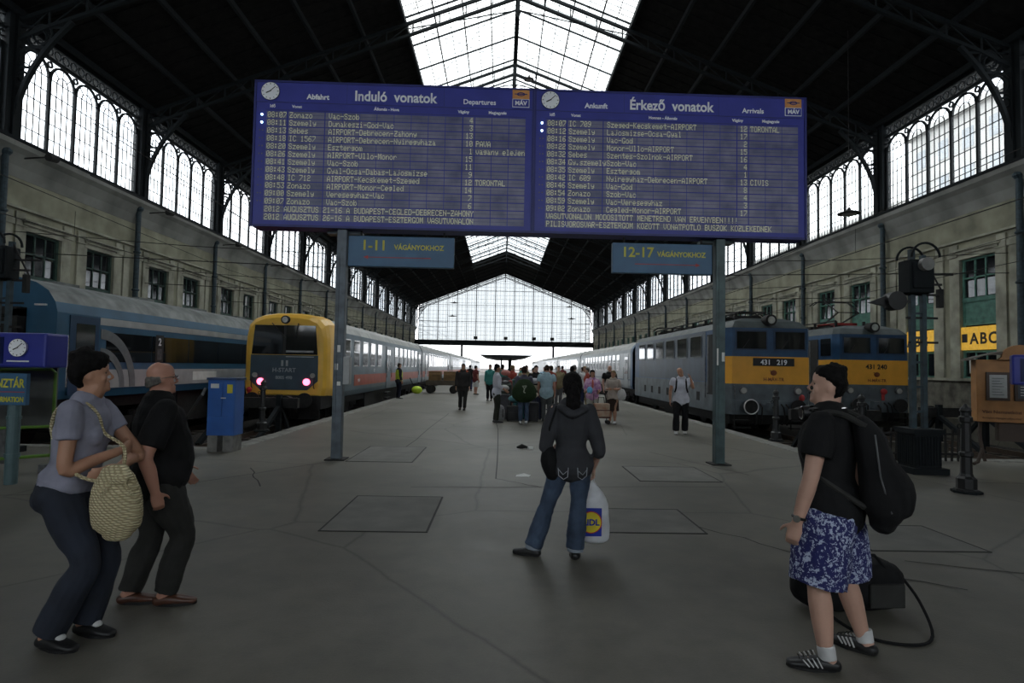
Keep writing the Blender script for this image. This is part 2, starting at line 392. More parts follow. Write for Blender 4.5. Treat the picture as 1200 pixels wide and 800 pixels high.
# lower tall windows: green joinery
lf = MB(); H0, H1 = 1.45, 7.15
for a, c in ((0,.12),(1.98,2.1)): lf.box((-.06,a,H0),(.08,c,H1))
for z0, z1 in ((H0,1.6),(2.72,2.82),(4.0,4.12),(5.1,5.3),(7.05,7.15)): lf.box((-.08,0,z0),(.08,2.1,z1))
lf.box((-.03,.12,4.12),(.05,1.98,5.1)); lf.box((-.05,.12,4.3),(.05,1.98,4.38)); lf.box((-.05,.12,4.84),(.05,1.98,4.92))
for u in (.74,1.36): lf.box((-.05,u-.035,5.3),(.05,u+.035,7.05)); lf.box((-.05,u-.03,1.6),(.05,u+.03,2.72))
lf.box((-.05,.12,6.2),(.05,1.98,6.27))
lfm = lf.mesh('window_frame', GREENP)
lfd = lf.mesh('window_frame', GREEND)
pu = MB(); pu.box((-.005,0,0),(.005,.55,.78)); pum = pu.mesh('pane', DGLS)
pw = MB(); pw.box((-.005,0,0),(.005,.58,1.12)); pwm = pw.mesh('pane', DGLS)
ps = MB(); ps.box((-.005,0,0),(.005,1.86,1.18)); psm = ps.mesh('pane', DGLS)
for x, sd in ((-20.85,-1),(22.05,1)):
    for bi, b in enumerate(BAYS):
        if b < 4: continue
        for a in (1.55,5.35):
            w = win(); w.location = (x,b+a,0)
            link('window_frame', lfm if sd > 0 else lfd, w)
            for i in range(3):
                for j in range(2):
                    link('pane', pum, w, (0,.155+i*.62,5.34+j*.93), (0,rk.uniform(-.012,.012),rk.uniform(-.02,.02)))
                link('pane', pwm, w, (0,.14+i*.62,1.6))
            link('pane', psm, w, (0,.12,2.82))

# ---- roof: boarded slopes, purlins, trusses, glazed lantern strip
ceiling = struct('ceiling')
SK = 6.5
rf = MB()
for s in (-1,1):
    a, b = HX+s*SK, HX+s*21.9
    q = [(a,roofz(a)),(b,roofz(b)),(b,roofz(b)+.12),(a,roofz(a)+.12)]
    rf.prism(q, 'y', Y0-.5, YE+.5)
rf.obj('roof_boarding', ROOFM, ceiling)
bd = MB()     # board battens running up the slope
for s in (-1,1):
    for i in range(170):
        y = Y0+i*.9; a, b = HX+s*SK, HX+s*21.6
        bd.bar((a,y,roofz(a)-.03),(b,y,roofz(b)-.03),.06,.05)
bd.obj('roof_battens', ROOFM, ceiling, kind='stuff')
pu_ = MB()
for s in (-1,1):
    for d in (SK,8.8,11.2,13.6,16,18.4,20.6):
        x = HX+s*d; z = roofz(x)-.2; pu_.box((x-.08,Y0,z-.14),(x+.08,YE,z+.12))
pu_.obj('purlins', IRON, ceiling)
# one truss
tr = MB()
for s in (-1,1):
    N = 14; P1 = [(HX+s*21*i/N, roofz(HX+s*21*i/N)-.45) for i in range(N+1)]
    P2 = []
    for i in range(N+1):
        d = 21*i/N; z = roofz(HX+s*d)-1.15
        P2.append((HX+s*min(d,20.7), z))
    for P_, w in ((P1,.16),(P2,.14)):
        for i in range(N): tr.bar((P_[i][0],0,P_[i][1]),(P_[i+1][0],0,P_[i+1][1]),.16,w)
    for i in range(N+1): tr.bar((P1[i][0],0,P1[i][1]),(P2[i][0],0,P2[i][1]),.06,.07)
    for i in range(4,N):
        tr.bar((P1[i][0],0,P1[i][1]),(P2[i+1][0],0,P2[i+1][1]),.05,.05)
    # curved knee with ring tracery down to the pier
    xp = HX+s*20.75
    arc = []
    for i in range(13):
        t = i/12; arc.append((xp-s*(2.2*(t**2.2)), 10.7+ (15.55-10.7)*t))
    for i in range(12): tr.bar((arc[i][0],0,arc[i][1]),(arc[i+1][0],0,arc[i+1][1]),.2,.14)
    tr.bar((xp,0,10.7),(xp,0,16.0),.3,.22)
    for zz, rr in ((13.2,.28),(14.0,.42),(14.85,.38)):
        t = (zz-10.7)/4.85; w_ = 2.2*(t**2.2)
        cxx = xp-s*(w_*.5+.03); rr = min(rr, max(.1, w_*.5-.05))
        tr.tube([(cxx+rr*math.cos(2*PI*k/12),0,zz+rr*math.sin(2*PI*k/12)) for k in range(12)], .05, 6, True)
    tr.tube([(xp-s*1.0+.4*math.cos(2*PI*k/12),0,15.0+.4*math.sin(2*PI*k/12)) for k in range(12)], .05, 6, True)
    for zz in (13.6,14.45,15.3):
        t = (zz-10.7)/4.85; tr.bar((xp,0,zz),(xp-s*2.2*(t**2.2),0,zz),.06,.08)
    # lattice web in the knee, scroll leaves
    for zz in (11.4,12.0,12.6):
        t = (zz-10.7)/4.85; tr.bar((xp,0,zz-.3),(xp-s*2.2*(t**2.2),0,zz),.05,.05)
tr.bar((HX,0,RIDGE-.5),(HX,0,RIDGE-2.0),.14,.14)
tr.cyl((HX,0,RIDGE-2.0),(HX,0,RIDGE-2.35),.16,10,.02)
for s in (-1,1):       # tie rods of the lantern
    tr.bar((HX,0,RIDGE-1.9),(HX+s*SK,0,roofz(HX+s*SK)-.7),.05,.05)
trm = tr.mesh('roof_truss', IRON)
for b in BAYS[1:]+[YE-.4]: link('roof_truss', trm, ceiling, (0,b,0))
# wind bracing rods across the lantern
wb = MB()
for b in BAYS[3:14]:
    for s in (-1,1):
        e = HX+s*SK
        wb.bar((HX,b,RIDGE-.35),(e,b+9,roofz(e)-.35),.02,.02); wb.bar((HX,b+9,RIDGE-.35),(e,b,roofz(e)-.35),.02,.02)
wb.obj('bracing_rods', IRON, ceiling)
# skylight glazing: panes framed by rafters
th = math.atan(SL)
NS = 4; LWX = SK/NS
sp = MB(); sp.box((.05,.03,-.006),(LWX/math.cos(th)-.05,2.97,.006)); spm = sp.mesh('pane', SKYG)
for b in BAYS[3:14]:
    w = win(); w.location = (HX,b,RIDGE)
    fm = MB()
    for s in (-1,1):
        for i in range(NS+1):
            d = i*LWX; wd = .09 if i in (0,NS) else .05
            if i == 0 and s > 0: continue
            fm.bar((s*d,0,-d*SL-.04),(s*d,9,-d*SL-.04),wd*1.4,.13)
        for i in range(NS):
            d = (i+.5)*LWX; fm.bar((s*d,0,-d*SL-.02),(s*d,9,-d*SL-.02),.035,.05)
        for j in range(3): fm.bar((0,j*3,-.03),(s*SK,j*3,-SK*SL-.03),.07,.1)
    fm.obj('window_frame', IRON, w)
    lb = MB()
    for s in (-1,1):
        for j in range(18): 
            if j%6: lb.bar((0,j*.5,-.01),(s*SK,j*.5,-SK*SL-.01),.035,.03)
    lb.obj('glazing_bar', STEEL, w)
    for s in (-1,1):
        for i in range(NS):
            for j in range(3):
                if s > 0: link('pane', spm, w, (i*LWX,j*3,-i*LWX*SL+.03), (0,th,0))
                else: link('pane', spm, w, (-i*LWX,j*3+3,-i*LWX*SL+.03), (0,th,PI))
rg = MB(); rg.box((HX-.14,Y0,RIDGE-.28),(HX+.14,YE,RIDGE-.02)); rg.obj('ridge_beam', IRON, ceiling)

nb_ = MB()
for s in (-1,1):
    a, b = HX, HX+s*SK
    nb_.prism([(a,roofz(a)),(b,roofz(b)),(b,roofz(b)+.12),(a,roofz(a)+.12)], 'y', Y0-.5, BAYS[3]); nb_.prism([(a,roofz(a)),(b,roofz(b)),(b,roofz(b)+.12),(a,roofz(a)+.12)], 'y', BAYS[14], YE+.5)
nb_.obj('roof_boarding', ROOFM, ceiling)  # near stretch, out of view, closes the skylight to darken the foreground floor
# ---- far gable screen
we = struct('wall_far')
g = MB()
g.box((-20.9,YE-.3,6.6),(22.1,YE+.5,7.7)); g.box((-20.9,YE-.4,7.7),(22.1,YE-.25,7.85))
for x in (-9.43,12.25): g.box((x-.25,YE-.1,-.8),(x+.25,YE+.3,6.6))
g.box((-22.6,YE-.5,-.7),(-20.5,YE+.5,15.9)); g.box((21.7,YE-.5,-.7),(23.9,YE+.5,15.9))
g.obj('gable_beam', IRON, we)
wn = win(); wn.name = 'window_far'; wn.location = (0,YE,0)
f2 = MB(); ZG = 7.7
def gz(x): return roofz(x)-.12
xs = [HX-20.3+40.6*i/18 for i in range(19)]
for i, x in enumerate(xs):
    w = .05 if i%2 else .09
    f2.box((x-w,-.05,ZG),(x+w,.05,gz(x)))
for z in (12.3,16.2,19.7):
    hw = min(20.3,(RIDGE-.12-z)/SL); f2.box((HX-hw,-.04,z-.04),(HX+hw,.04,z+.04))
for s in (-1,1):
    for dz in (0,.75): f2.bar((HX,0,gz(HX)-dz+.05),(HX+s*20.4,0,gz(HX+20.4)-dz+.05),.2,.14)
    f2.box((HX+s*20.3-.1,-.05,ZG),(HX+s*20.3+.1,.05,gz(HX+20.3))); f2.box((HX+s*19.3-.05,-.05,ZG),(HX+s*19.3+.05,.05,gz(HX+19.3)))
    for k in range(9): z = ZG+.9*(k+1); f2.box((HX+s*19.3,-.04,z-.04),(HX+s*20.3,.04,z+.04))
    for k in range(20): x = HX+s*k*1.03; f2.bar((x,0,gz(x)),(x,0,gz(x)-.75),.07,.07)
f2.obj('window_frame', IRON, wn)
f3 = MB()
for i in range(18*3):
    x = HX-20.3+40.6*(i+.5)/54; f3.box((x-.022,-.02,ZG),(x+.022,.02,gz(x)-.7))
for k in range(17):
    z = ZG+.95*(k+.5); hw = min(20.3,(RIDGE-.9-z)/SL)
    if hw > 1: f3.box((HX-hw,-.02,z-.02),(HX+hw,.02,z+.02))
f3.obj('glazing_bar', STEEL, wn)
zr = [ZG,12.3,16.2,19.7,24.2]
for i in range(18):
    a, b = xs[i], xs[i+1]
    for j in range(4):
        z0, z1 = zr[j], zr[j+1]; za, zb = min(z1,gz(a)), min(z1,gz(b))
        if max(za,zb) <= z0: continue
        q = MB(); poly = [(a,z0),(b,z0)]
        if zb > z0: poly.append((b,zb))
        if a < HX < b and z1 > gz(HX): poly.append((HX,gz(HX)))
        if za > z0: poly.append((a,za))
        if len(poly) >= 3: q.prism(poly, 'y', -.006, .006); q.obj('pane', FARG, wn)
# gable triangle above screen, dark
g4 = MB()
for s in (-1,1): g4.bar((HX,YE+.1,RIDGE+.02),(HX+s*21,YE+.1,roofz(HX+21)+.02),.5,.25)
g4.obj('gable_board', IRON, we)
# ---- unseen wall behind the camera: glazed band set to light the boards, gable boarded
wb_ = struct('wall_front')
b = MB(); b.box((-22.5,Y0-.6,-.5),(23.7,Y0,4.6)); b.box((-22.5,Y0-.6,9.6),(23.7,Y0,13)); b.box((-22.5,Y0-.6,4.6),(-18,Y0,9.6)); b.box((19.2,Y0-.6,4.6),(23.7,Y0,9.6)); b.obj('wall_face', PLAST, wb_)
b = MB(); b.prism([(-20.9,13),(22.1,13),(22.1,15.9),(HX,24.1),(-20.9,15.9)], 'y', Y0-.4, Y0-.2); b.obj('gable_board', ROOFM, wb_)
wn2 = win(); wn2.name = 'window_front'; wn2.location = (0,Y0-.3,0)
b = MB()
for i in range(13): x = HX-18+3*i; b.box((x-.08,-.05,4.6),(x+.08,.05,9.6))
for z in (4.7,7.1,9.5): b.box((HX-18,-.05,z-.06),(HX+18,.05,z+.06))
b.obj('window_frame', IRON, wn2)
for i in range(12):
    q = MB(); q.box((HX-18+3*i+.08,-.006,4.7),(HX-15+3*i-.08,.006,9.5)); q.obj('pane', WING, wn2)
# ================================================================ TRAIN BOARDS AND SIGNS
BLUE = mat('board_blue', (.040,.050,.34), .45, 0, 3, .08)
BLUD = mat('board_case', (.024,.03,.19), .5, 0, 3, .1)
FLAP = mat('flap_grey', (.235,.23,.32), .4, 0, 2.2, .28, col2=(.10,.105,.20))
INK = mat('flap_ink', (.95,.94,.66), .5, 0, 3, .05)
LETW = mat('letter_white', (.95,.96,.98), .5, 0, 3, .03)
YEL = mat('letter_yellow', (.62,.58,.06), .5, 0, 3, .05)
SIGNB = mat('sign_blue', (.04,.13,.25), .45, 0, 3, .1)
RED = mat('sign_red', (.45,.03,.03), .5)
ORG = mat('logo_orange', (.75,.33,.10), .5)
LED = mat('lamp_led', (.5,.9,.95), .4, emit=((.55,.95,1.),2.2))
F57 = {}
for ln in """  00 00 00 00 00|! 00 00 5F 00 00|- 08 08 08 08 08|. 00 60 60 00 00|: 00 36 36 00 00|0 3E 51 49 45 3E|1 00 42 7F 40 00|2 72 49 49 49 46|3 21 41 49 4D 33|4 18 14 12 7F 10|5 27 45 45 45 39|6 3C 4A 49 49 31|7 41 21 11 09 07|8 36 49 49 49 36|9 46 49 49 29 1E|A 7C 12 11 12 7C|B 7F 49 49 49 36|C 3E 41 41 41 22|D 7F 41 41 41 3E|E 7F 49 49 49 41|F 7F 09 09 09 01|G 3E 41 41 51 73|H 7F 08 08 08 7F|I 00 41 7F 41 00|J 20 40 41 3F 01|K 7F 08 14 22 41|L 7F 40 40 40 40|M 7F 02 1C 02 7F|N 7F 04 08 10 7F|O 3E 41 41 41 3E|P 7F 09 09 09 06|R 7F 09 19 29 46|S 26 49 49 49 32|T 03 01 7F 01 03|U 3F 40 40 40 3F|V 1F 20 40 20 1F|Y 03 04 78 04 03|Z 61 59 49 4D 43|a 20 54 54 78 40|b 7F 28 44 44 38|c 38 44 44 44 28|d 38 44 44 28 7F|e 38 54 54 54 18|g 08 54 54 54 3C|h 7F 08 04 04 78|i 00 44 7D 40 00|j 20 40 40 3D 00|k 7F 10 28 44 00|l 00 41 7F 40 00|m 7C 04 78 04 78|n 7C 08 04 04 78|o 38 44 44 44 38|p 7C 14 14 14 08|r 7C 08 04 04 08|s 48 54 54 54 24|t 04 04 3F 44 24|u 3C 40 40 20 7C|v 1C 20 40 20 1C|y 0C 50 50 50 3C|z 44 64 54 4C 44""".split('|'):
    F57[ln[0]] = [int(h,16) for h in ln[2:].split()]
def dots(m, s, x, z, cw=.0112, ch=.0148, y=-.017):
    for c in s:
        g = F57.get(c, F57[' '])
        for i in range(5):
            j = 0
            while j < 7:                      # merge vertical runs
                if g[i]>>j & 1:
                    k = j
                    while k < 7 and g[i]>>k & 1: k += 1
                    X0 = x+i*cw; m.add([(X0,y,z-k*ch),(X0+cw*.96,y,z-k*ch),(X0+cw*.96,y,z-j*ch),(X0,y,z-j*ch)], [(0,1,2,3)]); j = k
                else: j += 1
        x += cw*6
    return m
def clock_face(parent, loc, r, h, mi, n=32):
    f = MB(); f.lathe([(r,0),(r,.03),(r*.97,.034)], (0,0,0), n, 'y'); 
    o = MB(); o.cyl((0,0,0),(0,-.03,0),r,n); c = o.obj('clock', LETW, parent, loc)
    t = MB(); t.tube([(r*math.cos(2*PI*k/n),-.02,r*math.sin(2*PI*k/n)) for k in range(n)], r*.07, 5, True); t.obj('clock_rim', CHROME, c)
    for k in range(12): 
        a = 2*PI*k/12; q = .045*r if k%3 else .07*r
        if k == 0: k_ = MB()
        k_.bar((r*.76*math.sin(a),-.032,r*.76*math.cos(a)),(r*.92*math.sin(a),-.032,r*.92*math.cos(a)),q,.004,(0,1,0))
    k_.obj('hour_marks', BLACK, c)
    a = 2*PI*((h%12)+mi/60)/12; b = 2*PI*mi/60
    hh = MB(); hh.bar((-.12*r*math.sin(a),-.036,-.12*r*math.cos(a)),(r*.52*math.sin(a),-.036,r*.52*math.cos(a)),r*.11,.004,(0,1,0)); hh.obj('hour_hand', BLACK, c)
    mm = MB(); mm.bar((-.15*r*math.sin(b),-.041,-.15*r*math.cos(b)),(r*.8*math.sin(b),-.041,r*.8*math.cos(b)),r*.07,.004,(0,1,0)); mm.obj('minute_hand', BLACK, c)
    return c
BW, BH = 4.90, 2.56
MB0 = MB
def rail_logo(parent, x, z, s=.3):
    a = MB(); a.box((x-s/2,-.02,z),(x+s/2,0,z+s*.56)); lo = a.obj('logo_panel', ORG, parent)
    b = MB(); b.tube([(x+s*.22*math.cos(t),-.025,z+s*.28+s*.09*math.sin(t)) for t in [2*PI*k/14 for k in range(14)]], .008, 4, True); b.box((x-s*.38,-.026,z+s*.26),(x+s*.38,-.021,z+s*.31)); b.obj('logo_wing', BLUD, lo)
    a = MB(); a.box((x-s/2,-.02,z-s*.5),(x+s/2,0,z)); lo = a.obj('logo_panel', LETW, parent)
    a = MB(); a.box((x-s*.47,-.024,z-s*.47),(x+s*.47,-.02,z-.01)); a.obj('logo_field', BLUE, lo)
    text('MÁV', s*.34, LETW, lo, (x,-.026,z-s*.37), bold=.004)
def board(name, label, loc, rz, rows, msgs, head, xs):
    t = thing(name, label, 'display board', loc, rz)
    c = MB(); c.box((0,.0,0),(BW,.42,BH)); c.box((-.0,-.03,BH-.03),(BW,.0,BH)); c.box((0,-.03,-.02),(BW,0,.02)); c.box((0,-.03,0),(.035,0,BH)); c.box((BW-.035,-.03,0),(BW,0,BH))
    c.obj('casing', BLUD, t)
    h = MB(); h.box((.035,-.012,BH-.38),(BW-.035,0,BH-.03)); h.obj('header_panel', BLUE, t)
    h = MB(); h.box((.035,-.008,.02),(BW-.035,.0,BH-.38)); h.obj('face_panel', BLUE, t)
    j = MB()
    for x in (1.60,3.30): j.box((x,-.014,BH-.38),(x+.008,-.0,BH-.03))
    j.box((.035,-.015,BH-.385),(BW-.035,0,BH-.375)); j.box((.2,-.012,BH-.52),(BW-.14,0,BH-.512)); j.obj('panel_joint', BLUD, t)
    clock_face(t, (.28,-.012,BH-.2), .155, 8, 8)
    text(head[0], .125, LETW, t, (1.1,-.014,BH-.31), bold=.004)
    text(head[1], .25, LETW, t, (2.45,-.014,BH-.31), bold=.0062, sx=.9)
    text(head[2], .125, LETW, t, (3.93,-.014,BH-.31), bold=.002)
    rail_logo(t, 4.66, BH-.19)
    for s, x in (('Idő',.32),('Vonat',.74),(head[3],2.3),('Vágány',3.65),('Megjegyzés',4.25)): text(s, .07, LETW, t, (x,-.014,BH-.475), bold=.002)
    # flap rows
    z0 = BH-.545; p = .1385
    for i in range(14):
        z = z0-i*p
        m = MB(); w = .300
        m.mi(0).box((.22,-.014,z-.118),(.56,-.008,z)); m.box((.60,-.014,z-.118),(.60+.62,-.008,z))
        for k in range(8): m.box((1.24+k*w,-.014,z-.118),(1.24+(k+1)*w-.012,-.008,z))
        m.box((3.65,-.014,z-.118),(3.84,-.008,z))
        for k in range(3): m.box((3.86+k*w,-.014,z-.118),(3.86+(k+1)*w-.012,-.008,z))
        m.mi(1).box((.22,-.0155,z-.061),(4.75,-.0135,z-.057))
        r = m.obj('flap_row', [FLAP, BLUD], t)
        a = rows[i] if i < 12 else (msgs[i-12],'','','',''); zz = z-.008
        for s_, x_ in zip(a, (xs[0],xs[1],xs[2],3.83-.0672*len(a[3]),xs[3])):
            if s_: dots(MB0(), s_, x_, zz).obj('row_text', INK, r)
        if i < 2: q = MB(); q.cyl((.14,-.004,z-.06),(.14,-.02,z-.06),.018,10); q.obj('indicator_lamp', LED, r)
        elif i < 12:
            q = MB(); q.cyl((.11,-.004,z-.06),(.11,-.014,z-.06),.012,8); q.cyl((.16,-.004,z-.06),(.16,-.014,z-.06),.012,8); q.obj('indicator_lamp', STEEL, r)
    return t
ANG = .0145; BX, BY, BZ = -4.40, 10.34, 4.03
def bl(x, y=0, z=0): return (BX+x*math.cos(ANG)-y*math.sin(ANG), BY+x*math.sin(ANG)+y*math.cos(ANG), z)
rowsL = [('08:07','Zonazo','Vac-Szob','4',''),('08:11','Szemely','Dunakeszi-God-Vac','3',''),('08:13','Sebes','AIRPORT-Debrecen-Zahony','13',''),('08:18','IC 1567','AIRPORT-Debrecen-Nyiregyhaza','10','PAVA'),
 ('08:20','Szemely','Esztergom','1','vagany elejen'),('08:26','Szemely','AIRPORT-Ullo-Monor','15',''),('08:41','Szemely','Vac-Szob','11',''),('08:43','Szemely','Gyal-Ocsa-Dabas-Lajosmizse','9',''),
 ('08:48','IC 712','AIRPORT-Kecskemet-Szeged','12','TORONTAL'),('08:53','Zonazo','AIRPORT-Monor-Cegled','14',''),('09:00','Szemely','Veresegyhaz-Vac','7',''),('09:07','Zonazo','Vac-Szob','6','')]
rowsR = [('08:07','IC 709','Szeged-Kecskemet-AIRPORT','12','TORONTAL'),('08:12','Szemely','Lajosmizse-Ocsa-Gyal','17',''),('08:16','Szemely','Vac-God','2',''),('08:22','Szemely','Monor-Ullo-AIRPORT','15',''),
 ('08:32','Sebes','Szentes-Szolnok-AIRPORT','16',''),('08:34','Gy.szemely','Szob-Vac','4',''),('08:35','Szemely','Esztergom','1',''),('08:42','IC 609','Nyiregyhaz-Debrecen-AIRPORT','13','CIVIS'),
 ('08:46','Szemely','Vac-God','8',''),('08:54','Zonazo','Szob-Vac','4',''),('08:59','Szemely','Vac-Veresegyhaz','3',''),('09:02','Zonazo','Cegled-Monor-AIRPORT','17','')]
board('departure_board','large blue split-flap board headed Induló vonatok, left half above the platform',bl(0,0,BZ),ANG,rowsL,
  ('2012 AUGUSZTUS 21-16 A BUDAPEST-CEGLED-DEBRECEN-ZAHONY','2012 AUGUSZTUS 26-16 A BUDAPEST-ESZTERGOM VASUTVONALON'),('Abfahrt','Induló  vonatok','Departures','Állomás - Honnan'[:0]+'Állomás - Hova'),(.24,.62,1.30,3.88))
board('arrival_board','large blue split-flap board headed Érkező vonatok, right half above the platform',bl(BW+.002,0,BZ),ANG,rowsR,
  ('VASUTVONALON MODOSITOTT MENETREND VAN ERVENYBEN!!!!','PILISVOROSVAR-ESZTERGOM KOZOTT VONATPOTLO BUSZOK KOZLEKEDNEK'),('Ankunft','Érkező  vonatok','Arrivals','Honnan - Állomás'),(.24,.62,1.30,3.88))
# supporting posts, beam
POST = mat('post_paint', (.11,.135,.16), .45, .1, 5, .22, .1, 20)
POSTD = mat('post_paint_green', (.06,.10,.105), .45, .1, 5, .22, .1, 20)
def post(x, y, label, pm, box):
    t = thing('sign_post', label, 'post', (x,y,0), ANG)
    m = MB(); m.box((-.085,-.085,.02),(.085,.085,BZ-.022)); m.obj('shaft', pm, t, bevel=.012)
    m = MB(); m.box((-.17,-.17,0),(.17,.17,.02)); m.obj('base_plate', DARKM, t)
    m = MB(); m.box((-.3,.06,BZ-.07),(.3,.3,BZ-.022)); m.obj('head_bracket', pm, t)
    if box:
        m = MB(); m.box((.086,-.09,1.3),(.20,.07,1.78)); m.obj('switch_box', mat('box_grey',(.45,.46,.46),.5), t, bevel=.01)
        m = MB(); m.box((-.04,-.092,1.86),(.03,-.086,1.98)); m.box((-.05,-.092,1.55),(.0,-.086,1.66)); m.box((-.01,-.092,1.28),(.05,-.086,1.35)); m.obj('sticker', WHITE, t)
    else:
        m = MB(); m.box((-.07,-.092,1.75),(-.02,-.086,2.05)); m.box((.02,-.092,1.82),(.07,-.086,1.98)); m.obj('sticker', WHITE, t)
    m = MB(); m.cyl((-.03,-.087,.5),(-.03,-.087,3.6),.012,8); m.obj('conduit', pm, t)
    return t
post(-2.83,10.50,'blue-grey square steel post with stickers holding up the left half of the board',POST,True)
post(3.88,10.60,'green-grey square steel post holding up the right half of the board',POSTD,False)
def way(name, label, x0, w, z0, h, txt, num, arrow, y, swap):
    t = thing(name, label, 'sign', bl(x0-BX,y,z0), ANG)
    m = MB(); m.box((0,0,0),(w,.12,h)); m.obj('sign_panel', SIGNB, t, bevel=.01)
    text(num, .25, YEL, t, (.45,-.004,h-.25), bold=.005); text(txt, .125, YEL, t, (1.24,-.004,h-.235), bold=.003, sx=.9)
    m = MB(); a, b = (.35,1.45) if arrow < 0 else (.4,1.5)
    m.box((a,-.006,.155),(b,-.001,.168))
    e = a if arrow < 0 else b; m.prism([(e+arrow*.08,.161),(e,.195),(e,.128)], 'y', -.006, -.001); m.obj('arrow', RED, t)
    m = MB()
    for x in (.2,w-.2): m.box((x,.03,h),(x+.03,.07,BZ-z0-.022))
    m.obj('hanger', DARKM, t)
way('direction_sign','blue hanging sign reading 1-11 vágányokhoz under the left board',-2.73,1.86,3.38,.54,'VÁGÁNYOKHOZ','1-11',-1,.12,0)
way('direction_sign','blue hanging sign reading 12-17 vágányokhoz under the right board',1.95,1.80,3.37,.54,'VÁGÁNYOKHOZ','12-17',1,.12,0)
# ================================================================ TRAINS
CB = mat('coach_blue', (.035,.115,.20), .35, .05, 1.5, .12); CBD = mat('coach_blue_dark', (.02,.06,.12), .35, .05, 1.5, .12)
CGR = mat('coach_grey', (.42,.43,.43), .4, .1, 2, .12); CRF = mat('coach_roof', (.20,.215,.21), .6, .1, 2, .3)
SLV = mat('coach_silver', (.17,.20,.225), .32, .35, 1.2, .15); SLR = mat('pale_roof', (.42,.42,.40), .5, .1, 2, .2)
SLB = mat('coach_slate', (.10,.155,.19), .35, .2, 1.2, .15)
YLW = mat('train_yellow', (.90,.52,.07), .35, 0, 2, .06); ORB = mat('band_orange', (.88,.42,.05), .35, 0, 2, .06)
PETR = mat('petrol_blue', (.03,.06,.085), .4, .1, 3, .12); LBL = mat('loco_blue', (.03,.09,.19), .4, .1, 2, .15)
LGR = mat('loco_grey', (.125,.15,.165), .45, .15, 2, .22); LSD = mat('loco_side', (.05,.075,.105), .38, .25, 1.6, .18)
STR = mat('stripe_red', (.42,.075,.04), .4, 0, 2, .12); TAIL = mat('tail_lamp', (1,.1,.15), .4, emit=((1.,.09,.16),1.7)); LENS = mat('lamp_lens', (.62,.62,.58), .12, .3)
NUMW = LETW
def section(m, cx, prof, y0, y1, roofz_=None, ends=True):
    """prof: right half (u,z) from the bottom up; mirrored; material 1 above roofz_"""
    P = [(cx+u,z) for u,z in prof]+[(cx-u,z) for u,z in reversed(prof) if u > 1e-4]
    n = len(P); vs = [(x,y0,z) for x,z in P]+[(x,y1,z) for x,z in P]; k = len(m.v)
    m.v += vs
    for i in range(n):
        j = (i+1)%n; zz = (P[i][1]+P[j][1])/2
        m.f.append((k+i,k+j,k+n+j,k+n+i)); m.m.append(1 if roofz_ is not None and zz > roofz_ else 0)
    if ends: m.f += [tuple(k+i for i in range(n-1,-1,-1)), tuple(k+n+i for i in range(n))]; m.m += [0,0]
def bogie(m, cx, y, L=2.5, r=.46):
    for dy in (-L/2,L/2):
        for s in (-1,1): m.cyl((cx+s*.70,y+dy,RZ+r),(cx+s*.82,y+dy,RZ+r),r,20); m.cyl((cx+s*.68,y+dy,RZ+r),(cx+s*.70,y+dy,RZ+r),r+.03,20)
        m.cyl((cx-.8,y+dy,RZ+r),(cx+.8,y+dy,RZ+r),.08,8)
        for s in (-1,1): m.box((cx+s*.85-.08,y+dy-.14,RZ+r-.14),(cx+s*.85+.12,y+dy+.14,RZ+r+.14))
    for s in (-1,1):
        m.box((cx+s*.98-.06,y-L/2-.4,RZ+r+.05),(cx+s*.98+.06,y+L/2+.4,RZ+r+.25)); m.box((cx+s*.98-.05,y-.4,RZ+r-.12),(cx+s*.98+.05,y+.4,RZ+r+.05))
        for dy in (-.5,.5): m.cyl((cx+s*.98,y+dy,RZ+r-.05),(cx+s*.98,y+dy,RZ+r+.4),.09,10)
def buffers(t, cx, y, z=None, x=.87, ring=False):
    z = RZ+1.05 if z is None else z
    for s in (-1,1):
        m = MB(); m.cyl((cx+s*x,y+.1,z),(cx+s*x,y-.35,z),.11,12); m.cyl((cx+s*x,y-.35,z),(cx+s*x,y-.42,z),.25,20); b = m.obj('buffer', DARKM, t)
        if ring and s < 0:
            r = MB(); r.tube([(cx+s*x+.25*math.cos(a),y-.425,z+.25*math.sin(a)) for a in [2*PI*k/24 for k in range(24)]], .016, 5, True); r.obj('buffer_rim', WHITE, b)
    m = MB(); m.box((cx-.12,y-.25,z-.12),(cx+.12,y+.1,z+.12)); m.tube([(cx,y-.25,z),(cx,y-.42,z-.1),(cx,y-.4,z-.4),(cx,y-.3,z-.55)], .035, 6); m.obj('coupling_hook', DARKM, t)
def hoses(t, cx, y, z, col=None):
    m = MB()
    for s in (-.45,-.3,.3,.48): m.tube([(cx+s,y+.02,z),(cx+s,y-.2,z-.05),(cx+s*1.1,y-.25,z-.45),(cx+s,y-.1,z-.62)], .028, 6)
    m.obj('brake_hose', DARKM, t)

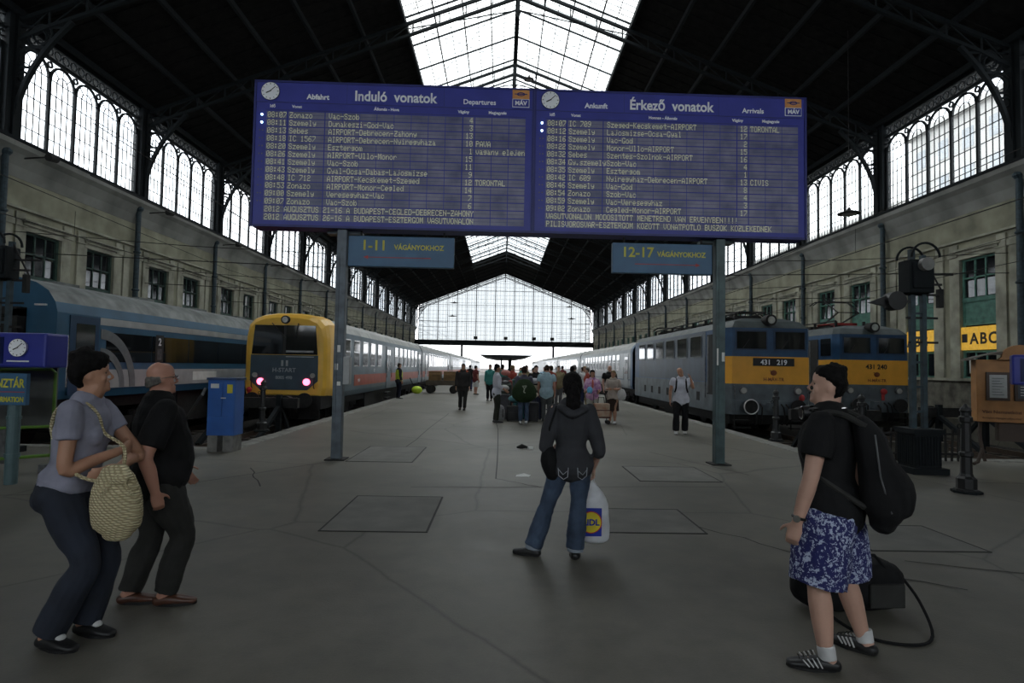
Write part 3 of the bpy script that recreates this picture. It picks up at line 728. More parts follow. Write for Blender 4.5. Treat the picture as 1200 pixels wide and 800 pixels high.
def coach(label, cx, y0, y1, mats, stripe=None, wz=(1.57,2.64), doors=(), group=None, name='passenger_coach', side=1, npitch=1.55, ww=.95, endm=None, detail=True, bottom=.42, top=3.42):
    t = thing(name, label, 'train', (cx,y0,RZ), 0, group); oz = -RZ; oy = -y0
    def B(): return MB()
    def done(m, nm, ms, p=None, **k):
        m.v = [(x-cx,y+oy,z+oz) for x,y,z in m.v]; return m.obj(nm, ms, p or t, **k)
    h = 1.43; d = top-3.42
    prof = [(h-.05,bottom),(h,bottom+.2),(h,2.62+d),(h-.06,2.85+d),(h-.22,3.1+d),(h-.5,3.28+d),(h-.9,3.39+d),(0,3.42+d)]
    m = B(); section(m, cx, prof, y0, y1, 2.86+d); done(m, 'body', [mats[0], mats[1]])
    if endm:
        m = B(); section(m, cx, [(u-.01,z) for u,z in prof[:-1]]+[(0,3.41+d)], y0-.03, y0+.9); m.mi(0); 
        m.v = [(x,y,z) for x,y,z in m.v]; section(m, cx, [(u+.012,z+.004) for u,z in prof[:-1]]+[(0,3.43+d)], y0-.03, y0+.55, None); done(m, 'end_panel', endm)
    xs = cx+side*h
    if stripe:
        m = B(); m.box((xs,y0+stripe[3],stripe[0]),(xs+side*.012,y1-.05,stripe[1])); done(m, 'stripe', stripe[2])
    for a in doors:
        m = B(); m.box((xs,a,bottom+.05),(xs+side*.02,a+1.2,2.62)); dd = done(m, 'door', mats[2])
        for k in (.18,.72):
            m = B(); m.box((xs+side*.02,a+k,1.35),(xs+side*.026,a+k+.3,2.45)); done(m, 'door_window', DGLS, dd)
        m = B(); m.tube([(xs+side*.06,a-.06,1.0),(xs+side*.06,a-.06,1.8)], .02, 6); m.tube([(xs+side*.06,a+1.26,1.0),(xs+side*.06,a+1.26,1.8)], .02, 6); done(m, 'handrail', CHROME, dd)
        m = B(); m.box((xs-.1*side,a,-.1),(xs+side*.08,a+1.2,-.04)); m.box((xs-.1*side,a,.18),(xs+side*.08,a+1.2,.24)); done(m, 'step', DARKM, dd)
    # windows
    if detail:
        m = B(); m.box((0,0,0),(.015,ww,wz[1]-wz[0])); fr_ = m.mesh('window', CHROME)
        m = B(); m.box((.015,.05,.05),(.02,ww-.05,(wz[1]-wz[0])*.52)); m.box((.015,.05,(wz[1]-wz[0])*.56),(.02,ww-.05,wz[1]-wz[0]-.05)); gl_ = m.mesh('pane', DGLS)
        y = y0+1.0
        while y+ww < y1-.6:
            if not any(a-ww-.15 < y < a+1.35 for a in doors):
                o = link('window', fr_, t, (xs-cx if side > 0 else xs-cx-.015, y+oy, wz[0]+oz)); link('pane', gl_, o, (0 if side>0 else -.02,0,0))
            y += npitch
    m = B(); m.box((cx-1.2,y0+.2,bottom-.3),(cx+1.2,y1-.2,bottom+.02)); m.box((cx-1.1,y0+7,RZ+.3),(cx+1.1,y1-7,bottom))
    m.box((cx-1.25,y0+5.5,RZ+.35),(cx+1.25,y0+7.2,bottom-.05)); done(m, 'underframe', DARKM)
    for yy in (y0+3.1,y1-3.1): m = B(); bogie(m, cx, yy); done(m, 'bogie', DARKM)
    m = B(); m.box((cx-.75,y0-.25,.65),(cx-.6,y0,2.75)); m.box((cx+.6,y0-.25,.65),(cx+.75,y0,2.75)); m.box((cx-.75,y0-.25,2.6),(cx+.75,y0,2.8)); m.box((cx-.6,y0-.06,.65),(cx+.6,y0-.0,2.6)); done(m, 'gangway', DARKM)
    m = B()
    for k in range(int((y1-y0)/3.4)): m.box((cx-.28,y0+1.5+k*3.4,3.38+d),(cx+.28,y0+2.3+k*3.4,3.5+d))
    done(m, 'roof_vents', mats[1])
    return t, done, B, xs
# ---- left: blue coach with grey arcs
cx = -11.45
t, done, B, xs = coach('blue coach with grey arcs, long dark window band and number 2', cx, 13.6, 39.6, [CB, CRF, CBD], None, detail=False, bottom=.73, top=3.52)
for z0, z1, mm, nm in ((2.52,2.70,CGR,'stripe'),(.94,1.41,CGR,'stripe')):
    m = B(); m.box((xs,15.05,z0),(xs+.010,39.5,z1)); done(m, nm, mm)
m = B(); m.box((xs,14.0,.82),(xs+.02,15.0,2.68)); dd = done(m, 'door', CBD)
m = B(); m.box((xs+.02,14.2,1.55),(xs+.026,14.85,2.5)); done(m, 'door_window', DGLS, dd)
m = B(); m.tube([(xs+.05,13.9,1.0),(xs+.05,13.9,2.2)], .02, 6); done(m, 'handrail', CHROME, dd)
m = B(); m.box((xs-.1,14.0,.45),(xs+.1,15.0,.5)); m.box((xs-.1,14.0,.1),(xs+.1,15.0,.15)); done(m, 'step', DARKM, dd)
for k in range(12):
    m = B(); y = 15.3+k*2.0; m.box((xs,y,1.60),(xs+.012,y+1.97,2.35)); done(m, 'window', DGLS)
for r0, r1 in ((1.22,1.47),(.80,1.0)):
    m = B(); n = 16
    for i in range(n):
        A, C = PI/2*i/n, PI/2*(i+1)/n
        m.prism([(15.08+r*math.cos(a), .95+r*math.sin(a)) for r, a in ((r0,A),(r1,A),(r1,C),(r0,C))], 'x', xs+.01, xs+.018)
    done(m, 'arc_stripe', mat('arc_grey',(.17,.18,.185),.45))
m = B(); m.box((xs+.012,17.45,1.62),(xs+.02,17.85,2.40)); pn = done(m, 'number_panel', BLACK)
text('2', .3, LETW, pn, (xs+.022-cx,17.65-13.6,2.1+.6), (PI/2,0,PI/2), bold=.006)
m = B(); m.box((xs+.021,17.54,1.68),(xs+.024,17.76,2.0)); done(m, 'number_frame', STEEL, pn)
m = B(); m.box((xs+.011,19.6,1.05),(xs+.016,21.2,1.33)); done(m, 'route_plate', WHITE)
buffers_t = t
m = B(); m.box((cx-1.2,13.5,.35),(cx+1.2,13.7,.73)); done(m, 'buffer_beam', DARKM)
for s in (-1,1):
    m = B(); m.cyl((cx+s*.87,13.6,.45),(cx+s*.87,13.15,.45),.1,12); m.cyl((cx+s*.87,13.15,.45),(cx+s*.87,13.08,.45),.25,20); done(m, 'buffer', DARKM)
m = B(); m.box((cx+.95,13.54,2.85),(cx+1.2,13.6,2.89)); m.box((cx+1.1,13.54,1.45),(cx+1.25,13.6,1.6)); done(m, 'end_mark', WHITE)
for i in range(8):
    m = B(); a = 39.62; 
# ---- left: yellow faced driving trailer and its coaches
cx = -7.42
def driving_trailer():
    y0, y1 = 20.6, 45.0
    t, done, B, xs = coach('red-striped driving trailer with yellow cab front and lit red tail lamps', cx, y0+1.2, y1, [SLB, SLR, SLB], (.78,1.23,STR,2.7), doors=(31.2,43.1), name='driving_trailer')
    for o in [c for c in t.children if c.name.startswith('gangway')]: bpy.data.objects.remove(o)
    # cab: rounded yellow nose lofted in plan
    m = B(); rings = []
    for y, w, tz, bz in ((y0,1.18,3.05,.60),(y0+.04,1.30,3.22,.56),(y0+.18,1.39,3.34,.55),(y0+.45,1.44,3.40,.55),(y0+1.25,1.45,3.43,.50)):
        r = []
        for u, z in ((1-.04,bz),(1.0,bz+.25),(1.0,2.2),(.985,2.55),(.93,tz-.38),(.80,tz-.18),(.6,tz-.07),(.3,tz-.01),(0,tz)): r.append((cx+w*u,y,z))
        r += [(2*cx-x,yy,z) for x,yy,z in reversed(r[:-1])]; rings.append(r)
    n = len(rings[0]); vs = [p for r in rings for p in r]
    fs = [(i*n+k,i*n+(k+1)%n,(i+1)*n+(k+1)%n,(i+1)*n+k) for i in range(4) for k in range(n)]+[tuple(range(n-1,-1,-1))]
    m.add(vs, fs); cab = done(m, 'cab_front', YLW)
    m = B(); m.prism([(cx-1.12,1.95),(cx-1.03,2.95),(cx+1.03,2.95),(cx+1.12,1.95)], 'y', y0-.03, y0+.02); ws = done(m, 'windscreen', DGLS)
    m = B(); m.box((cx-.04,y0-.04,1.95),(cx+.04,y0-.03,2.95)); done(m, 'windscreen_bar', BLACK, ws)
    m = B(); m.prism([(cx-1.14,1.93),(cx-1.15,1.05),(cx-.8,.74),(cx+.8,.74),(cx+1.15,1.05),(cx+1.14,1.93)], 'y', y0-.03, y0+.02); fp = done(m, 'front_panel', PETR)
    m = B(); m.box((cx+.05,y0-.05,1.86),(cx+1.0,y0-.03,1.89)); m.box((cx+.05,y0-.05,2.02),(cx+.98,y0-.03,2.09)); m.box((cx-.1,y0-.05,1.55),(cx-.03,y0-.03,1.75)); m.box((cx+.06,y0-.05,1.55),(cx+.13,y0-.03,1.75)); done(m, 'trim_strip', mat('trim_grey',(.35,.37,.38),.4), fp)
    text('H-START', .2, mat('letter_grey',(.30,.33,.35),.5), fp, (0,-1.235,1.42+.6-.07), bold=.003); text('8005 490', .15, mat('letter_grey',(.3,.33,.35)), fp, (0,-1.235,1.18+.6-.07), bold=.003)
    for s in (-1,1):
        m = B(); m.cyl((cx+s*.98,y0-.07,1.24),(cx+s*.98,y0-.02,1.24),.085,16); done(m, 'headlamp', LENS, fp)
        m = B(); m.cyl((cx+s*.78,y0-.075,1.02),(cx+s*.78,y0-.02,1.02),.115,16); done(m, 'tail_lamp', TAIL, fp)
        m = B(); m.bar((cx+s*.45,y0-.05,3.02),(cx+s*.15+.2,y0-.05,2.5),.025); done(m, 'wiper', BLACK, ws)
        m = B(); m.tube([(cx+s*1.05,y0-.06,.80),(cx+s*1.05,y0-.14,.85),(cx+s*1.05,y0-.14,1.1),(cx+s*1.05,y0-.05,1.15)], .018, 6); done(m, 'handrail', DARKM, cab)
    m = B(); m.cyl((cx+.0,y0-.10,3.14),(cx,y0+.2,3.14),.14,18); tl = done(m, 'top_lamp', DARKM, cab)
    m = B(); m.cyl((cx+.0,y0-.11,3.14),(cx,y0-.10,3.14),.10,18); done(m, 'lamp_glass', LENS, tl)
    m = B(); m.box((cx-1.3,y0-.1,.1),(cx+1.3,y0+1.2,.55)); m.box((cx-1.2,y0+.1,-.25),(cx+1.2,y0+.2,.12)); done(m, 'buffer_beam', DARKM)
    m = B(); m.box((xs,22.6,1.55),(xs+.02,23.15,2.62)); w = done(m, 'cab_window', CHROME)
    m = B(); m.box((xs+.02,22.66,1.6),(xs+.024,23.09,2.55)); done(m, 'pane', DGLS, w)
    for s in (-1,1):
        m = B(); m.cyl((cx+s*.87,y0,.42),(cx+s*.87,y0-.45,.42),.1,12); m.cyl((cx+s*.87,y0-.45,.42),(cx+s*.87,y0-.52,.42),.25,20); done(m, 'buffer', DARKM)
    m = B()
    for s in (-.5,-.3,.3,.5): m.tube([(cx+s,y0-.05,.5),(cx+s,y0-.25,.42),(cx+s*1.1,y0-.28,0),(cx+s,y0-.1,-.2)], .03, 6)
    done(m, 'brake_hose', DARKM)
    m = B(); m.ball((cx-1.05,y0-.3,.75),(.09,.09,.09)); m.cyl((cx-1.05,y0-.3,.55),(cx-1.05,y0-.3,.72),.05,8); done(m, 'lamp_bracket', RED)
    text('MÁV', .2, LETW, t, (xs+.014-cx, 25.3-21.8, .92+.6), (PI/2,0,PI/2)); text('2 2', .2, LETW, t, (xs+.014-cx, 28.3-21.8, 1.33+.6), (PI/2,0,PI/2))
driving_trailer()
lab = ['red-striped silver coach coupled behind the yellow-faced driving trailer','second red-striped coach behind the yellow-faced trailer','third red-striped coach behind the yellow-faced trailer','far end coach of the left platform train, near the glazed gable','last coach of the left platform train, outside the hall']
for i in range(5):
    a = 45.5+i*25.0
    coach(lab[i], cx, a, a+24.4, [SLV, SLR, SLV], (.78,1.23,STR,.3), doors=(a+1.6,a+21.4), group='coaches of the left platform train', detail=i < 3)
# ---- right: locomotives
def loco(label, x, y, plate, pant_up):
    t = thing('electric_locomotive', label, 'locomotive', (x,y,RZ)); o = -RZ
    def D(m, nm, ms, p=None, **k):
        m.v = [(a,b,c+o) for a,b,c in m.v]; return m.obj(nm, ms, p or t, **k)
    L = 15.0; h = 1.52; ch = .16
    def ring(h, y0, y1, c): return [(-h+c,y0),(h-c,y0),(h,y0+c*1.6),(h,y1-c*1.6),(h-c,y1),(-h+c,y1),(-h,y1-c*1.6),(-h,y0+c*1.6)]
    m = MB(); m.prism(ring(h,0,L,ch), 'z', 1.2, 3.22); D(m, 'body', LBL)
    m = MB(); m.prism(ring(h+.005,-.01,L+.01,ch), 'z', .12, 1.2); D(m, 'lower_body', LGR)
    m = MB(); r0, r1, r2 = ring(h+.01,-.02,L+.02,ch), ring(h-.18,.22,L-.22,ch), ring(h-.75,.5,L-.5,.1)
    vs = [(*p,3.22) for p in r0]+[(*p,3.46) for p in r1]+[(*p,3.6) for p in r2]; 
    m.add(vs, [tuple(range(7,-1,-1)),tuple(range(16,24))]+[(i+8*j,(i+1)%8+8*j,(i+1)%8+8+8*j,i+8+8*j) for i in range(8) for j in range(2)]); D(m, 'roof', mat('loco_roof',(.07,.085,.085),.55,.1,3,.2))
    m = MB(); m.prism(ring(h+.012,-.022,2.1,ch)[:3]+[(h+.012,1.75),(-h-.012,1.75)]+ring(h+.012,-.022,2.1,ch)[-1:], 'z', 1.21, 2.19); bd_ = D(m, 'front_band', ORB)
    if plate:
        m = MB(); m.box((-.62,-.04,1.86),(.86,-.02,2.14)); q = D(m, 'number_plate', BLACK, bd_)
        text('431   219', .25, LETW, q, (.12,-.045,1.91+o), bold=.006)
    else: text('431 240', .26, BLACK, bd_, (.1,-.03,1.84+o), bold=.006)
    m = MB(); m.ball((.12,-.03,1.62),(.12,.02,.10)); m.bar((-.02,-.04,1.7),(.16,-.04,1.6),.03,.02); D(m, 'emblem', mat('emblem_brown',(.25,.07,.02),.5), bd_)
    text('H-MÁV-TR', .16, mat('emblem_brown',()), bd_, (.12,-.03,1.33+o), bold=.004)
    for a, b in ((-1.26,-.10),(.14,1.28)):
        m = MB(); m.box((a,-.035,2.42),(b,.02,3.14)); wf = D(m, 'cab_window', mat('loco_blue_dark',(.02,.05,.11),.4))
        m = MB(); m.box((a+.05,-.042,2.47),(b-.05,-.035,3.08)); D(m, 'windscreen', DGLS, wf)
        m = MB(); m.bar((a+.25,-.055,2.45),(a+.5,-.055,2.8),.02); D(m, 'wiper', BLACK, wf)
    for s in (-1,1):
        m = MB(); m.cyl((s*.98,-.1,.98),(s*.98,-.0,.98),.14,18); hl = D(m, 'headlamp', STEEL)
        m = MB(); m.cyl((s*.98,-.11,.98),(s*.98,-.1,.98),.105,18); D(m, 'lamp_glass', LENS, hl)
        m = MB(); m.cyl((s*.84,.1,.42),(s*.84,-.34,.42),.12,12); m.cyl((s*.84,-.34,.42),(s*.84,-.41,.42),.26,22); bf = D(m, 'buffer', DARKM)
        if s < 0 and plate: m = MB(); m.tube([(s*.84+.25*math.cos(2*PI*k/24),-.415,.42+.25*math.sin(2*PI*k/24)) for k in range(24)], .022, 5, True); D(m, 'buffer_rim', WHITE, bf)
        m = MB(); m.tube([(s*1.3,-.02,.7),(s*1.3,-.1,.72),(s*1.3,-.1,1.12),(s*1.3,-.02,1.15)], .018, 6); D(m, 'handrail', STEEL)
        m = MB(); m.box((s*1.0-.28,-.12,-.12),(s*1.0+.28,.15,-.07)); m.box((s*1.0-.28,-.12,-.36),(s*1.0+.28,.15,-.32)); m.box((s*.74,-.02,-.4),(s*.76,.05,.12)); m.box((s*1.26,-.02,-.4),(s*1.28,.05,.12)); D(m, 'step', DARKM)
    m = MB(); m.cyl((.0,-.12,3.5),(.0,.3,3.5),.2,18); rl_ = D(m, 'roof_lamp', DARKM)
    m = MB(); m.cyl((.0,-.135,3.5),(.0,-.12,3.5),.13,18); D(m, 'lamp_glass', LENS, rl_)
    m = MB(); m.box((-1.25,-.06,.12),(1.25,.3,.62)); m.box((-.16,-.28,.28),(.16,.1,.56)); D(m, 'buffer_beam', LGR)
    m = MB(); m.tube([(0,-.25,.42),(0,-.42,.3),(.02,-.4,0),(0,-.3,-.1)], .04, 6)
    for s in (-.55,-.38,.38,.55): m.tube([(s,-.05,.5),(s,-.24,.4),(s*1.1,-.28,0),(s,-.1,-.22)], .03, 6)
    D(m, 'coupling', DARKM)
    if not plate:
        m = MB(); m.ball((.25,-.25,.95),(.14,.08,.12)); m.cyl((.25,-.2,.6),(.25,-.2,.9),.06,8); D(m, 'coupler_head', RED)
    else:
        m = MB(); m.ball((1.0,-.3,.75),(.1,.08,.12)); m.cyl((1,-.2,.5),(1,-.2,.7),.05,8); D(m, 'coupler_head', RED)
    # sides: six tall grilles, open cab doorway and side window
    for s in (-1,1):
        for k in range(6):
            a = 2.75+k*1.9; m = MB(); m.box((s*h,a,2.22),(s*(h+.02),a+1.4,3.05)); g_ = D(m, 'side_window', DGLS)
            m = MB()
            for q in (a-.03,a+1.38): m.box((s*(h+.02),q,2.2),(s*(h+.03),q+.05,3.07))
            m.box((s*(h+.02),a,2.17),(s*(h+.03),a+1.4,2.22)); m.box((s*(h+.02),a,3.04),(s*(h+.03),a+1.4,3.09)); D(m, 'window_rim', LGR, g_)
        m = MB(); m.box((s*h,2.3,1.24),(s*(h+.012),L-1.4,3.2)); D(m, 'side_panel', LSD)
        m = MB(); m.box((s*h,1.3,.75),(s*(h+.025),2.1,3.05)); dr = D(m, 'door', BACK)  # dark sheet standing in for the shade inside the open doorway
        m = MB(); m.box((s*(h+.025),1.9,.8),(s*(h+.035),2.05,3.0)); m.tube([(s*(h+.07),1.22,.6),(s*(h+.07),1.22,2.2)], .02, 6); m.tube([(s*(h+.07),2.16,.6),(s*(h+.07),2.16,2.2)], .02, 6); D(m, 'handrail', STEEL, dr)
        m = MB(); m.box((s*h,.35,2.35),(s*(h+.02),1.1,3.05)); D(m, 'cab_side_window', DGLS)
        m = MB()
        for k in range(7): m.box((s*(h+.005),3+k*1.5,.45),(s*(h+.02),3.35+k*1.5,.8))
        D(m, 'inspection_flap', DARKM)
    for yy in (3.4,L-3.4): m = MB(); bogie(m, 0, yy, 2.4, .52); D(m, 'bogie', DARKM)
    m = MB(); m.box((-1.3,.4,-.25),(1.3,L-.4,.12)); m.box((-1.2,5.6,-.45),(1.2,9.4,.1)); D(m, 'underframe', DARKM)
    # roof gear
    m = MB()
    for k in range(7): m.box((-.5,2.2+k*1.7,3.55),(.5,3.2+k*1.7,3.78))
    for k in range(8):
        for s in (-.6,.6): m.cyl((s,1.6+k*1.7,3.5),(s,1.6+k*1.7,3.86),.06,8)
    m.tube([(-.6,1.6,3.88),(-.6,13.4,3.88)], .03, 6); D(m, 'roof_gear', DARKM)
    for yy, up in ((2.6,pant_up),(12.2,False)):
        pm = RED if pant_up else DARKM
        m = MB(); m.box((-.5,yy-.7,3.72),(.5,yy-.62,3.82)); m.box((-.5,yy+.62,3.72),(.5,yy+.7,3.82)); m.box((-.5,yy-.7,3.72),(-.42,yy+.7,3.82)); m.box((.42,yy-.7,3.72),(.5,yy+.7,3.82))
        for sx in (-.4,.4):
            for sy in (-.6,.6): m.cyl((sx,yy+sy,3.4),(sx,yy+sy,3.72),.07,8)
        pb = D(m, 'pantograph', pm if up else DARKM)
        hh = 4.82 if up else 4.02
        m = MB()
        for s in (-1,1):
            if up: m.bar((s*.35,yy+.5,3.8),(s*.45,yy-.9,4.25),.05); m.bar((s*.45,yy-.9,4.25),(s*.5,yy+.1,hh),.035)
            else: m.bar((s*.4,yy+.6,3.8),(s*.5,yy-1.1,3.93),.05); m.bar((s*.5,yy-1.1,3.93),(s*.5,yy+.3,hh),.035)
        m.bar((-.45,yy-.9 if up else yy-1.1,4.25 if up else 3.93),(.45,yy-.9 if up else yy-1.1,4.25 if up else 3.93),.04)
        m.tube([(-1.0,yy+.1,hh-.18),(-.75,yy+.1,hh),(.75,yy+.1,hh),(1.0,yy+.1,hh-.18)], .025, 6); m.tube([(-1.0,yy+.4,hh-.18),(-.75,yy+.4,hh),(.75,yy+.4,hh),(1.0,yy+.4,hh-.18)], .025, 6)
        D(m, 'pantograph_arm', DARKM, pb)
    return t
loco('blue locomotive with orange band and black number plate 431 219', 9.6, 21.2, True, False)
loco('blue locomotive with orange band numbered 431 240, raised pantograph', 14.85, 23.6, False, True)
SLV2 = mat('coach_side_pale', (.30,.325,.34), .32, .3, 1.2, .15)
labr = ['silver coach with blue end coupled behind locomotive 431 219','second silver coach of the right platform train','third silver coach of the right platform train','fourth silver coach of the right platform train','last coach of the right platform train, outside the hall']
for i in range(5):
    a = 37.2+i*25.0
    coach(labr[i], 9.62, a, a+24.4, [SLV2, SLR, SLV2], (.95,1.02,CBD,.3), doors=(a+1.2,a+22.2), group='coaches of the right platform train', side=-1, detail=i < 3, endm=LBL if i == 0 else None, top=3.5)
for i in range(2):
    a = 39.4+i*25
    coach(['grey coach standing behind locomotive 431 240','second grey coach behind locomotive 431 240'][i], 14.85, a, a+24.4, [SLV2, SLR, SLV2], None, side=-1, detail=False, group='coaches of the second right track')
# ================================================================ PROPS
# signal masts at the heads of the tracks
def signal_mast(x, y, label, flip=1, head=True):
    t = thing('signal_mast', label, 'signal', (x,y,0))
    m = MB(); m.box((-.3,-.3,0),(.3,.3,.1)); m.box((-.22,-.22,.1),(.22,.22,.66)); m.box((-.26,-.26,.66),(.26,.26,.74))
    for k in range(-4,5):
        m.box((k*.05-.012,-.235,.14),(k*.05+.012,-.215,.62)); m.box((-.235,k*.05-.012,.14),(-.215,k*.05+.012,.62))
    m.obj('pedestal', IRON, t)
    m = MB(); m.box((-.14,-.04,.7),(-.06,.04,3.8)); m.box((.06,-.04,.7),(.13,.04,3.7))
    for k in range(7): m.box((-.1,-.02,1.0+k*.42),(.1,.02,1.04+k*.42))
    m.obj('mast', IRONB, t)
    f = flip
    m = MB(); m.box((-.26,-.2,3.03),(.16,.12,3.6)); m.box((-.23,-.24,3.1),(.13,-.2,3.55)); h = m.obj('signal_box', IRON, t, bevel=.02)
    m = MB(); m.tube([(-.05+.24*math.cos(a),-.28,3.62+.24*math.sin(a)) for a in [PI*k/12 for k in range(13)]], .02, 6); m.tube([(-.05+.24*math.cos(a),.1,3.62+.24*math.sin(a)) for a in [PI*k/12 for k in range(13)]], .02, 6)
    m.obj('hood_hoop', IRON, h)
    m = MB(); m.cyl((-.05,-.34,3.5),(-.05,-.24,3.5),.11,16); m.obj('signal_lamp', mat('lamp_dull',(.2,.2,.19),.3), h)
    m = MB(); m.cyl((-.42,-.12,2.9),(-.42,.08,2.9),.16,18); m.prism([(-.86,2.87),(-.56,2.99),(-.56,2.81)],'y',-.03,.03); m.box((-.42,-.02,2.88),(-.1,.02,2.92)); m.obj('side_disc', BLACK, t)
    m = MB()
    for z, a, b in ((3.38,-.1,.62),(3.02,-.45,.4),(2.62,-.2,.34),(2.2,-.16,.34),(3.2,.1,.42)): m.bar((a,0,z),(b,0,z),.035)
    m.tube([(.1,0,3.7),(.2,0,3.5),(.42,0,3.1),(.38,0,2.9)], .015, 5); m.box((.34,-.05,2.8),(.42,.03,3.12)); m.obj('bracket_arms', DARKM, t)
    return t
signal_mast(7.13, 10.1, 'dark iron signal mast on a fluted pedestal before locomotive 431 240')
signal_mast(-8.75, 10.6, 'dark iron signal mast at the far left, before the blue coach')
# bollards
def bollard(x, y, label, H=1.25, chain=None):
    t = thing('bollard', label, 'bollard', (x,y,0), 0, None)
    m = MB(); m.lathe([(.15,0),(.15,.05),(.125,.06),(.125,.2),(.09,.23),(.075,.27),(.07,.5),(.09,.52),(.09,.56),(.068,.58),(.06,.98),(.085,1.0),(.085,1.06),(.06,1.08),(.06,1.13),(.075,1.15),(.06,1.19),(.03,1.22),(.012,1.25)], (0,0,0), 8)
    m.obj('shaft', BLACK, t)
    m = MB(); m.lathe([(.19,0),(.19,.03),(.15,.035)], (0,0,0), 8); m.obj('foot_ring', IRON, t)
    m = MB(); m.tube([(-.09+.03*math.cos(2*PI*k/8),0,.93+.03*math.sin(2*PI*k/8)) for k in range(8)], .008, 5, True); m.obj('chain_ring', IRON, t)
    return t
bollard(6.6,8.4,'black cast iron bollard alone in front of the small orange kiosk board')
bollard(6.62,14.3,'black bollard at the kerb before locomotive 431 219')
bollard(-5.75,14.6,'black bollard before the yellow-faced train, beside the blue cabinet')
bollard(7.3,12.0,'black bollard between the two locomotives, behind the man with the backpack')
# buffer stops
def buffer_stop(x, label):
    t = thing('buffer_stop', label, 'buffer stop', (x,0,RZ))
    yy = 13.0 if x != -7.42 else 18.2
    if x > 0: yy = 17.0 if x < 12 else 19.0
    m = MB()
    for s in (-.75,.75): m.bar((s,yy,.95),(s,yy-1.8,0),.12); m.box((s-.07,yy-.1,-.1),(s+.07,yy+.06,1.3)); m.bar((s,yy,1.0),(s,yy+1.0,0),.1)
    m.obj('frame', IRON, t)
    m = MB(); m.box((-1.3,yy-.02,.9),(1.3,yy+.16,1.2)); m.obj('cross_beam', DARKM, t)
    m = MB()
    for s in (-.87,.87): m.cyl((s,yy+.16,1.05),(s,yy+.4,1.05),.2,16)
    m.obj('buffer', DARKM, t)
    return t
buffer_stop(-7.42,'dark steel buffer stop in front of the yellow-faced train')
buffer_stop(9.6,'dark steel buffer stop in front of the locomotive with the black number plate')
buffer_stop(14.8,'dark steel buffer stop in front of the locomotive with the raised pantograph')
# blue cabinet
t = thing('electrical_cabinet','bright blue metal cabinet on a concrete stand by the left platform kerb','cabinet',(-5.14,11.32,0))
CABB = mat('cabinet_blue', (.025,.12,.42), .45, 0, 3, .1)
m = MB(); m.box((-.25,-.2,.3),(.25,.2,1.32)); m.obj('body', CABB, t, bevel=.01)
m = MB(); m.box((-.27,-.22,1.32),(.27,.22,1.36)); m.obj('lid', mat('cabinet_dark',(.02,.05,.14),.5), t)
m = MB(); m.box((-.24,-.215,.66),(.02,-.2,1.3)); m.box((.04,-.215,.66),(.24,-.2,1.3)); m.box((-.24,-.215,.33),(.24,-.2,.64)); m.obj('door', CABB, t, bevel=.004)
for s in (-1,1): m = MB(); m.box((s*.14-.09,-.19,0),(s*.14+.09,.19,.3)); m.obj('leg', mat('concrete',(.2,.195,.18),.9,0,8,.2,.4,30), t)
m = MB(); m.box((-.19,-.221,1.17),(-.04,-.216,1.25)); m.box((.0,-.221,.98),(.09,-.216,1.0)); m.obj('white_label', WHITE, t)
m = MB(); m.box((.11,-.221,1.08),(.21,-.216,1.24)); m.obj('yellow_label', mat('label_yellow',(.6,.5,.03),.6), t)
# leaning lever beside it
t = thing('point_lever','dark steel track lever leaning beside the blue cabinet','lever',(-6.2,11.4,0))
m = MB(); m.box((-.18,-.1,0),(.18,.1,.08)); m.bar((0,0,.08),(.42,.3,1.02),.045); m.cyl((.0,-.1,.1),(.0,.1,.1),.08,12); m.obj('lever_arm', DARKM, t)
m = MB(); m.cyl((.42,.3,1.0),(.47,.34,1.14),.03,8); m.obj('grip', STEEL, t)
# blue clock board, far left, on its post
t = thing('clock_sign','dark blue box sign with a round white clock at the far left edge','sign',(-6.75-.1,8.0,1.53))
BB2 = mat('royal_blue', (.02,.03,.28), .4, 0, 3, .08)
m = MB(); m.box((-1.0,0,0),(.83,.42,.46)); m.obj('casing', BB2, t, bevel=.03)
m = MB(); m.box((-.95,-.012,.05),(.28,-.0,.40)); m.obj('display_window', mat('display_dark',(.012,.02,.09),.2), t)
clock_face(t, (.48,-.0,.26), .115, 8, 8)
m = MB(); m.box((.33,-.008,.075),(.62,-.002,.092)); m.obj('maker_line', WHITE, t)
m = MB(); m.cyl((-.6,.2,-1.53),(-.6,.2,0),.05,12); m.obj('post', IRONB, t)
t = thing('ticket_office_sign','blue sign with yellow lettering pénztár information on a grey tubular post','sign',(-6.42,7.98,0))
m = MB(); m.box((-.95,-.03,1.04),(.21,.03,1.455)); sp_ = m.obj('sign_panel', SIGNB, t)
text('PÉNZTÁR', .16, YEL, sp_, (.185,-.035,1.27), bold=.003, align='RIGHT', sx=.68); text('INFORMATION', .095, YEL, sp_, (.185,-.035,1.08), bold=.002, align='RIGHT', sx=.7)
m = MB(); m.box((-.93,-.034,1.205),(.19,-.031,1.215)); m.obj('divider', RED, sp_)
m = MB(); m.cyl((.0,.06,0),(.0,.06,1.04),.075,16); m.cyl((.0,.06,.35),(.0,.06,.4),.09,16); m.cyl((.0,.06,.85),(.0,.06,.89),.085,16); m.obj('post', mat('post_teal',(.09,.15,.16),.5), t)
